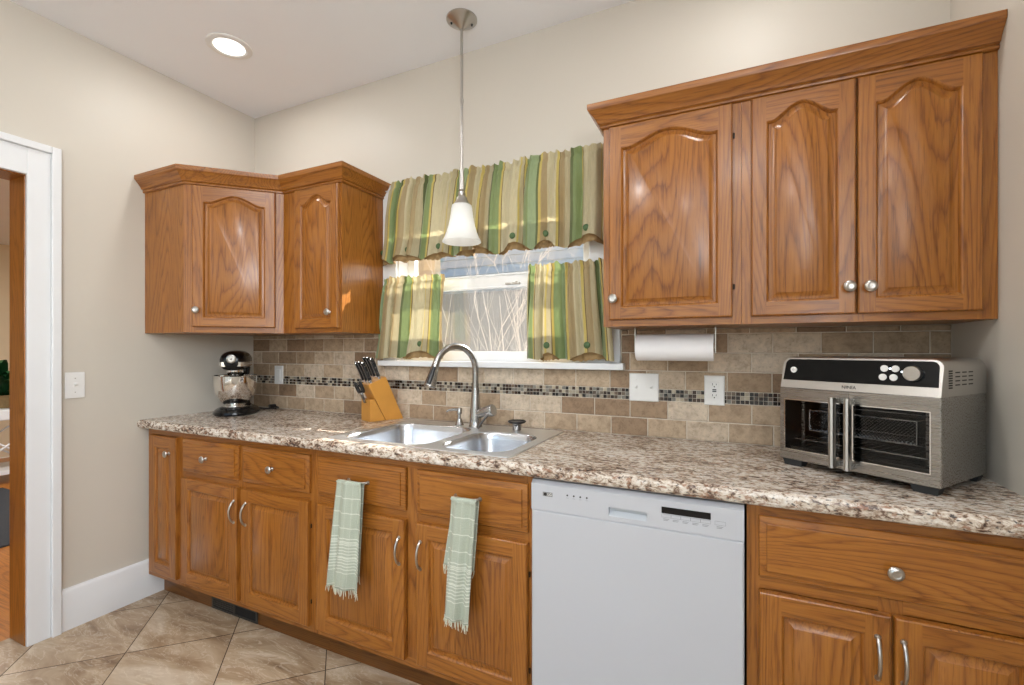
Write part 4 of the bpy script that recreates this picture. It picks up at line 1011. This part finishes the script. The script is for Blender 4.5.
# ------------------------------------------------------------------ stand mixer
def mixer():
    t = thing('stand_mixer', 'black stand mixer with polished steel bowl in the counter corner', 'mixer', (0.200, -0.255, 0.9125), math.radians(47)); 
    def ell(cx, cy, a, b_, z, n=32, p=2.4, back=None):
        P = []
        for i in range(n):
            th = 2*PI*i/n; c, s = math.cos(th), math.sin(th)
            P.append((cx+a*math.copysign(abs(c)**(2/p), c), cy+b_*math.copysign(abs(s)**(2/p), s), z))
        return P
    b = MB()
    b.loft([ell(0, 0, 0.108, 0.165, 0.0), ell(0, 0, 0.112, 0.170, 0.008), ell(0, 0, 0.110, 0.168, 0.018), ell(0, 0.005, 0.100, 0.155, 0.028), ell(0, 0.01, 0.080, 0.130, 0.036)], cap=(True, True))
    b.lathe([(0.078, 0.030), (0.074, 0.040), (0.060, 0.046), (0.0001, 0.046)], (0, -0.055, 0), 'z', 32, cap=(False, False))
    b.build('base', M['black_gloss'], t)
    b = MB(); b.lathe([(0.062, 0.040), (0.062, 0.0478)], (0, -0.055, 0), 'z', 32); b.build('bowl_ring', M['chrome'], t)
    b = MB(); b.loft([ell(0, 0.105, 0.055, 0.052, 0.030), ell(0, 0.105, 0.048, 0.046, 0.07), ell(0, 0.103, 0.045, 0.045, 0.15), ell(0, 0.095, 0.050, 0.055, 0.22), ell(0, 0.085, 0.056, 0.07, 0.255)], cap=(True, True)); b.build('column', M['black_gloss'], t)
    # head: lofted along y
    b = MB(); L = []
    for y, w, hb, ht in ((-0.182, 0.030, 0.262, 0.318), (-0.178, 0.046, 0.252, 0.330), (-0.160, 0.057, 0.246, 0.341), (-0.11, 0.064, 0.244, 0.350), (-0.03, 0.067, 0.242, 0.354), (0.05, 0.066, 0.240, 0.353), (0.11, 0.062, 0.240, 0.346), (0.15, 0.054, 0.245, 0.335), (0.175, 0.040, 0.255, 0.318), (0.183, 0.020, 0.27, 0.30)):
        zc, hh = (hb+ht)/2, (ht-hb)/2; P = []
        for i in range(28):
            th = 2*PI*i/28; c, s = math.cos(th), math.sin(th)
            P.append((w*math.copysign(abs(c)**0.8, c), y, zc+hh*math.copysign(abs(s)**0.8, s)))
        L.append(P)
    b.loft(L, cap=(True, True)); b.build('head', M['black_gloss'], t, smooth=0.9)
    b = MB(); L = []
    for y, w in ((-0.181, 0.044), (-0.165, 0.0585), (-0.11, 0.0655), (-0.03, 0.0685), (0.05, 0.0675), (0.11, 0.0635)):
        L.append([(-w, y, 0.268), (-w, y, 0.291), (w, y, 0.291), (w, y, 0.268)])
    b.loft(L, cap=(True, True)); b.build('trim_band', M['chrome'], t, smooth=0)
    b = MB(); b.lathe([(0.024, 0.0), (0.024, 0.008), (0.021, 0.013), (0.017, 0.014), (0.015, 0.011), (0.006, 0.011), (0.004, 0.015), (0.0001, 0.016)], (0, -0.174, 0.308), 'y', 26, cap=(True, False)); b.build('hub_cap', M['nickel'], t)
    b = MB(); b.lathe([(0.024, 0.212), (0.036, 0.218), (0.040, 0.232), (0.040, 0.246)], (0, -0.055, 0), 'z', 26); b.build('beater_collar', M['chrome'], t)
    b = MB(); b.tube([(0, -0.055, 0.214), (0, -0.055, 0.11)], 0.007, 12); b.tube([(-0.045, -0.055, 0.16), (-0.05, -0.055, 0.11), (-0.03, -0.055, 0.075), (0.03, -0.055, 0.075), (0.05, -0.055, 0.11), (0.045, -0.055, 0.16), (0, -0.055, 0.195), (-0.045, -0.055, 0.16)], 0.005, 8); b.build('beater', M['steel'], t)
    b = MB(); pr = [(0.045, 0.047), (0.052, 0.055), (0.072, 0.075), (0.092, 0.105), (0.103, 0.14), (0.108, 0.18), (0.109, 0.212), (0.112, 0.215)]
    b.lathe(pr+[(0.1095, 0.2165)]+[(rr-0.0025, zz+0.001) for rr, zz in reversed(pr[:-1])]+[(0.0001, 0.048)], (0, -0.055, 0), 'z', 44, cap=(True, False)); b.build('bowl', M['bowl_steel'], t)
    b = MB(); b.lathe([(0.011, 0), (0.011, 0.008), (0.008, 0.013)], (-0.062, 0.02, 0.283), 'x', 14); b.build('speed_knob', M['black_plastic'], t)
    b = MB(); b.tube([(0.03, 0.15, 0.05), (0.06, 0.16, 0.02), (0.10, 0.13, 0.006), (0.15, 0.09, 0.0055), (0.19, 0.10, 0.0055), (0.20, 0.13, 0.006), (0.18, 0.15, 0.012), (0.155, 0.13, 0.016), (0.165, 0.10, 0.017)], 0.005, 8)
    b.tube([(0.155, 0.095, 0.017), (0.185, 0.115, 0.02)], [0.013, 0.010], 10); b.build('power_cord', M['black_plastic'], t)
mixer()

# ------------------------------------------------------------------ knife block and knives
KB = Vector((1.124, -0.202, 0.9125)); KA = math.atan2(0.922, 0.387)
def knife_block():
    t = thing('knife_block', 'slanted honey wood knife block on the counter left of the sink', 'knife block', KB, KA)
    D = 0.100      # thickness to the local +y side
    b = MB(); b.prism([(0.085, 0.0), (0.184, 0.0), (0.085, 0.222), (-0.008, 0.183)], (0, 0, 0), (0, 1, 0), (1, 0, 0), (0, 0, 1), D); b.build('slanted_body', M['knife_wood'], t, smooth=0, bevel=0.002)
    b = MB(); b.prism([(0, 0), (0.083, 0.0), (0.0255, 0.110), (0, 0.110)], (0, 0.001, 0), (0, 1, 0), (1, 0, 0), (0, 0, 1), D-0.002); b.build('support_wedge', M['knife_wood'], t, smooth=0, bevel=0.002)
    rot = Matrix.Rotation(KA, 3, 'Z')
    ux = Vector((0.093, 0, 0.039)).normalized(); ax = Vector((-0.4075, 0, 0.9132)).normalized()
    a2 = Vector((-ux.z, 0, ux.x))
    def knife(label, sx, sy, L, wd=0.0095):
        base = Vector((-0.008, 0, 0.183))+ux*sx+Vector((0, sy, 0))
        k = thing('kitchen_knife', label, 'knife', KB+rot@base, KA, group='knives in the wooden block')
        def along(s, o=0): return a2*s+ux*o
        b = MB(); loops = []
        for s, w, off in ((0.016, 0.0105, 0), (0.03, 0.0095, 0.0), (L*0.5, 0.0105, 0.001), (L*0.85, 0.0115, 0.0), (L*0.97, 0.012, -0.002), (L, 0.008, -0.003)):
            c = along(s, off); lp = []
            for i in range(12):
                th = 2*PI*i/12; lp.append(c+ux*(w*math.cos(th))+Vector((0, 0.0072*math.sin(th), 0)))
            loops.append(lp)
        b.loft(loops, cap=(True, True)); b.build('handle', M['black_plastic'], k)
        b = MB(); b.loft([[along(s, off)-ux*(w+0.0012)+Vector((0, e, 0)) for e in (-0.0022, 0.0022)]+[along(s, off)+ux*(w+0.0012)+Vector((0, e, 0)) for e in (0.0022, -0.0022)] for s, w, off in ((0.016, 0.0105, 0), (0.03, 0.0095, 0.0), (L*0.5, 0.0105, 0.001), (L*0.85, 0.0115, 0.0), (L*0.96, 0.012, -0.002))], cap=(True, True)); b.build('tang', M['nickel'], k, smooth=0)
        b = MB(); lp = [[along(s)+ux*(w*math.cos(2*PI*i/12))+Vector((0, 0.0066*math.sin(2*PI*i/12), 0)) for i in range(12)] for s, w in ((-0.001, 0.0085), (0.016, 0.0108))]; b.loft(lp, cap=(True, True)); b.build('bolster', M['chrome'], k)
        for s in (0.3, 0.55, 0.8):
            b = MB(); c = along(L*s); b.tube([c+Vector((0, -0.0080, 0)), c+Vector((0, 0.0080, 0))], 0.0026, 10); b.build('rivet', M['chrome'], k)
        b = MB(); c = along(L*0.985, -0.003); b.tube([c, c+a2*0.004], [0.0085, 0.006], 10); b.build('end_cap', M['chrome'], k)
    for row, sx, L in (('lower', 0.022, 0.112), ('upper', 0.070, 0.116)):
        for pos, sy in (('leftmost', 0.085), ('middle', 0.050), ('rightmost', 0.014)):
            knife('black-handled knife, %s of the three in the %s row of the wooden block' % (pos, row), sx, sy, L+0.004*(sy > 0.04))
    # scissors in the slot under the knives
    base = Vector((-0.012, 0.04, 0.150)); k = thing('kitchen_scissors', 'black-handled kitchen scissors in the lower slot of the knife block', 'scissors', KB+rot@base, KA)
    b = MB()
    for s in (-1, 1):
        pts = []
        for i in range(17):
            th = 2*PI*i/16
            pts.append(a2*(0.028+0.026*math.cos(th)*1.0)+Vector((0, s*(0.014+0.011*math.sin(th)), 0))-ux*(0.014+0.006*s))
        b.tube(pts, 0.0058, 8)
    b.tube([-ux*0.011, a2*0.012-ux*0.013], 0.011, 10)
    b.build('handle', M['black_plastic'], k)
    b = MB(); lo = a2*-0.045
    b.prism([(-0.010, -0.055), (0.010, -0.055), (0.013, 0.004), (-0.013, 0.004)], Vector((0, 0.0, 0))-ux*0.014, -ux, Vector((0, 1, 0)), a2, 0.006); b.build('blade', M['faucet_steel'], k, smooth=0)
    b = MB(); c = a2*-0.005-ux*0.02; b.tube([c, c-ux*0.004], 0.0045, 12); b.build('pivot_screw', M['chrome'], k)
knife_block()

# ------------------------------------------------------------------ air-fry toaster oven
def oven():
    OL = Vector((2.8806, -0.2947, 0.9125)); ang = -0.620; Wd, Dp, Ht = 0.394, 0.293, 0.337
    t = thing('toaster_oven', 'stainless french-door toaster oven on the right end of the counter', 'toaster oven', OL, ang)
    z0, zs = 0.020, 0.242
    wt = 0.012
    # shell: sides, bottom, top, back, all around a dark cavity
    b = MB()
    b.box(0, wt, 0.001, Dp, z0, zs); b.box(Wd-wt, Wd, 0.001, Dp, z0, zs); b.box(wt, Wd-wt, 0.001, Dp, z0, z0+0.012); b.box(wt, Wd-wt, Dp-0.012, Dp, z0+0.012, zs)
    b.build('body', M['steel'], t, smooth=0, bevel=0.0015)
    b = MB()
    b.box(wt, wt+0.002, 0.002, Dp-0.012, z0+0.012, zs-0.002); b.box(Wd-wt-0.002, Wd-wt, 0.002, Dp-0.012, z0+0.012, zs-0.002); b.box(wt, Wd-wt, Dp-0.0145, Dp-0.0125, z0+0.014, zs-0.002); b.box(wt, Wd-wt, 0.002, Dp-0.012, z0+0.0125, z0+0.0145); b.box(wt, Wd-wt, 0.002, Dp-0.012, zs-0.004, zs-0.001)
    b.build('cavity_lining', M['black_matte'], t, smooth=0)
    # upper housing with rounded top, side profile leaning back
    def sec(y, zt_, rad, dz):
        P = [(0, y, zs), (Wd, y, zs)]
        for cx, a0 in ((Wd-rad, 0), (rad, 90)):
            for i in range(7):
                a = math.radians(a0+90*i/6); P.append((cx+rad*math.cos(a), y+dz*(zt_-rad+rad*math.sin(a)-zs)/(zt_-zs), zt_-rad+rad*math.sin(a)))
        return P
    b = MB(); b.loft([sec(0.0, Ht-0.003, 0.022, 0.022), sec(0.004, Ht, 0.025, 0.022), sec(Dp-0.012, Ht, 0.025, 0.0), sec(Dp, Ht-0.01, 0.02, 0.0)], cap=(True, True)); b.build('upper_housing', M['steel_bright'], t, smooth=0.6)
    # black control glass on the leaning fascia
    slope = 0.022/(Ht-0.003-zs)
    def fy(z): return slope*(z-zs)
    def fas(pts, off): return [(x, fy(z)-off, z) for x, z in pts]
    zt2, zb2, rad = Ht-0.0075, 0.2655, 0.016
    P = [(0.006, zb2), (Wd-0.006, zb2)]
    for cx, a0 in ((Wd-0.008-rad, 0), (0.008+rad, 90)):
        for i in range(7):
            a = math.radians(a0+90*i/6); P.append((cx+rad*math.cos(a), zt2-rad+rad*math.sin(a)))
    b = MB(); b.loft([fas(P, 0.0002), fas(P, 0.0012)], cap=(True, True)); b.build('control_glass', M['control_glass'], t, smooth=0.5)
    def disc(nm, x, z, rr, h, m, lead=0.0012):
        b = MB(); b.lathe([(rr, 0), (rr, h*0.8), (rr*0.92, h), (rr*0.6, h*1.02), (0.0001, h)], (x, fy(z)-lead, z), 'y', 26, cap=(True, False)); return b.build(nm, m, t)
    disc('dial', 0.336, 0.2985, 0.0195, 0.016, M['steel_bright'])
    for x, z in ((0.272, 0.309), (0.2965, 0.309), (0.2705, 0.286), (0.2945, 0.286)): disc('button', x, z, 0.0088, 0.004, M['white_plastic'])
    disc('power_button', 0.0355, 0.297, 0.0092, 0.004, M['white_plastic'])
    disc('indicator_light', 0.2845, 0.309, 0.0022, 0.0016, M['led']); disc('indicator_light', 0.311, 0.3015, 0.0022, 0.0016, M['led'])
    text_part('power_print', 'O', 0.008, M['grey_text'], t, (0.0355, fy(0.297)-0.0056, 0.297), (PI/2, 0, 0), 0.0002)
    text_part('brand_lettering', 'NINJA', 0.0135, M['dark_text'], t, (0.192, fy(0.2525)-0.0006, 0.2525), (PI/2, 0, 0), 0.0003, 1.0)
    # side louvres
    b = MB()
    for j in range(3):
        for i in range(4): b.box(Wd-0.0003, Wd+0.0006, 0.085+j*0.042, 0.113+j*0.042, 0.2685+i*0.0105, 0.2715+i*0.0105)
    for i in range(8): b.box(Wd-0.0003, Wd+0.0008, 0.044, 0.066, 0.262+i*0.006, 0.2655+i*0.006)
    b.build('side_vent', M['black_matte'], t, smooth=0)
    # the two doors
    def odoor(x0, x1, gx0, gx1):
        b = MB(); ya, yb = -0.004, 0.0005; za, zb, ga, gb = z0+0.001, zs-0.001, 0.053, 0.204
        b.box(x0, gx0, ya, yb, za, zb); b.box(gx1, x1, ya, yb, za, zb); b.box(gx0, gx1, ya, yb, za, ga); b.box(gx0, gx1, ya, yb, gb, zb)
        d = b.build('door', M['steel'], t, smooth=0, bevel=0.0008)
        b = MB(); w = 0.0022
        b.box(gx0, gx1, ya-0.0012, ya, ga-w, ga); b.box(gx0, gx1, ya-0.0012, ya, gb, gb+w); b.box(gx0-w, gx0, ya-0.0012, ya, ga-w, gb+w); b.box(gx1, gx1+w, ya-0.0012, ya, ga-w, gb+w); b.build('window_trim', M['chrome'], d, smooth=0)
        b = MB(); b.box(gx0, gx1, ya+0.001, ya+0.003, ga, gb); b.build('pane', M['oven_glass'], d, smooth=0)
        return d
    dl = odoor(0.001, 0.1932, 0.0165, 0.181); dr = odoor(0.1942, Wd-0.001, 0.206, 0.3735)
    def handle(d, x0, x1, inner):
        b = MB(); z1, z2 = 0.027, 0.2245; m = (x0+x1)/2
        pr = [(x0, -0.030), (x0, -0.038), (x0+0.002, -0.043), (m-0.001, -0.0455), (m, -0.0435), (m+0.001, -0.0455), (x1-0.002, -0.043), (x1, -0.038), (x1, -0.030)]
        b.prism(pr, (0, 0, z1), (0, 0, 1), (1, 0, 0), (0, 1, 0), z2-z1)
        h = b.build('handle', M['steel_bright'], d, smooth=0.5)
        for za in (z1+0.002, z2-0.016):
            b = MB(); b.box(x0+0.001, x1-0.001, -0.0305, -0.004, za, za+0.014); b.build('handle_post', M['steel'], d, smooth=0, bevel=0.001)
        b = MB(); b.box(x0+0.0015, x1-0.0015, -0.0302, -0.0285, z1+0.016, z2-0.016); b.build('handle_grip', M['black_plastic'], d, smooth=0)
    handle(dl, 0.1590, 0.1745, 1); handle(dr, 0.1975, 0.2130, -1)
    # inside: wire basket and rack
    b = MB(); x0, x1, y, za, zb = 0.055, 0.325, 0.060, 0.108, 0.171
    n = 30; st = (x1-x0)/n
    for i in range(-6, n+1):
        xa, xb = x0+i*st, x0+i*st+(zb-za)
        p, q = (xa, za), (xb, zb)
        if xa < x0: p = (x0, za+(x0-xa))
        if xb > x1: q = (x1, zb-(xb-x1))
        if q[0]-p[0] > 0.004:
            b.tube([(p[0], y, p[1]), (q[0], y, q[1])], 0.0007, 4); b.tube([(x0+x1-p[0], y, p[1]), (x0+x1-q[0], y, q[1])], 0.0007, 4)
    for z in (za, zb): b.tube([(x0, y, z), (x1, y, z)], 0.0018, 6); b.tube([(x0, y+0.15, z), (x1, y+0.15, z)], 0.0018, 6)
    for x in (x0, x1):
        b.tube([(x, y, za), (x, y, zb)], 0.0018, 6)
        for z in (za, zb): b.tube([(x, y, z), (x, y+0.15, z)], 0.0018, 6)
    for i in range(1, 14): b.tube([(x0+i*(x1-x0)/14, y, za), (x0+i*(x1-x0)/14, y+0.15, za)], 0.0012, 4)
    b.build('wire_basket', M['chrome'], t)
    b = MB(); z = 0.082
    b.tube([(0.018, 0.03, z), (0.37, 0.03, z)], 0.002, 6); b.tube([(0.018, 0.21, z), (0.37, 0.21, z)], 0.002, 6)
    for i in range(15): b.tube([(0.03+i*0.0235, 0.03, z), (0.03+i*0.0235, 0.21, z)], 0.0013, 4)
    b.build('wire_rack', M['chrome'], t)
    b = MB(); b.box(0.02, 0.37, 0.02, 0.23, 0.043, 0.045); b.box(0.02, 0.37, 0.02, 0.022, 0.045, 0.057); b.build('crumb_tray', M['steel'], t, smooth=0)
    b = MB(); b.tube([(0.042, 0.05, 0.055), (0.042, 0.05, 0.225)], 0.005, 10); b.tube([(0.352, 0.05, 0.055), (0.352, 0.05, 0.225)], 0.005, 10); b.build('side_rail', M['steel'], t)
    for x, y in ((0.004, 0.004), (Wd-0.064, 0.004), (0.004, Dp-0.04), (Wd-0.064, Dp-0.04)):
        b = MB(); b.loft([[(x+0.006, y+0.003, 0), (x+0.054, y+0.003, 0), (x+0.054, y+0.033, 0), (x+0.006, y+0.033, 0)], [(x, y, z0-0.0002), (x+0.06, y, z0-0.0002), (x+0.06, y+0.036, z0-0.0002), (x, y+0.036, z0-0.0002)]], cap=(True, True)); b.build('foot', M['rubber'], t, smooth=0)
oven()

# ------------------------------------------------------------------ things in the room beyond the doorway
def hall():
    b = MB(); b.box(-3.3, -1.5, -1.9, -0.12, -0.0015, 0.008); b.box(-3.3, -1.5, -0.12, -0.10, -0.0015, 0.007)
    tag(b.build('rug', M['rug'], smooth=0), 'charcoal rug on the wood floor beyond the doorway', 'rug')
    t = thing('side_table', 'white metal side table with crossed legs beyond the doorway', 'table', (-3.7, 0.02, 0)); r = t.location
    b = MB(); b.box(-3.98, -3.45, -0.35, 0.30, 0.60, 0.70); b.build('tabletop', M['white_trim'], t, root=r, smooth=0, bevel=0.01)
    for x in (-3.96, -3.47):
        for y in (-0.33, 0.28):
            b = MB(); b.box(x-0.016, x+0.016, y-0.016, y+0.016, 0, 0.60); b.build('leg', M['white_trim'], t, root=r, smooth=0)
    b = MB()
    for x in (-3.96, -3.47): b.tube([(x, -0.33, 0.12), (x, 0.28, 0.58)], 0.009, 8); b.tube([(x, -0.33, 0.58), (x, 0.28, 0.12)], 0.009, 8)
    b.box(-3.98, -3.45, -0.35, 0.30, 0.09, 0.12); b.build('cross_brace', M['white_trim'], t, root=r, smooth=0)
    p = thing('potted_plant', 'dark green leafy plant in a pot on the white side table beyond the doorway', 'plant', (-3.70, 0.04, 0.70)); r = p.location
    b = MB(); b.lathe([(0.07, 0), (0.09, 0.12), (0.096, 0.125), (0.09, 0.125), (0.085, 0.11), (0.0001, 0.11)], (-3.70, 0.04, 0.7005), 'z', 24, cap=(True, False)); b.build('pot', M['lining'], p, root=r)
    rnd = random.Random(5); b = MB()
    for i in range(26):
        a = rnd.uniform(0, 2*PI); L = rnd.uniform(0.35, 0.62); up = rnd.uniform(0.25, 1.1)
        c = Vector((-3.70, 0.04, 0.8)); d = Vector((math.cos(a), math.sin(a), 0)); A = []; B_ = []
        for k in range(7):
            s = k/6; q = c+d*(L*0.75*s)+Vector((0, 0, L*up*(1.7*s-1.1*s*s)))
            wv = Vector((-d.y, d.x, 0.25))*(0.035*math.sin(PI*min(1, s*0.96+0.04)))
            A.append(q-wv); B_.append(q+wv)
        b.loft([A, B_], closed=False)
    b.build('foliage', M['leaf'], p, root=r, recalc=False)
hall()
bpy.context.view_layer.update()
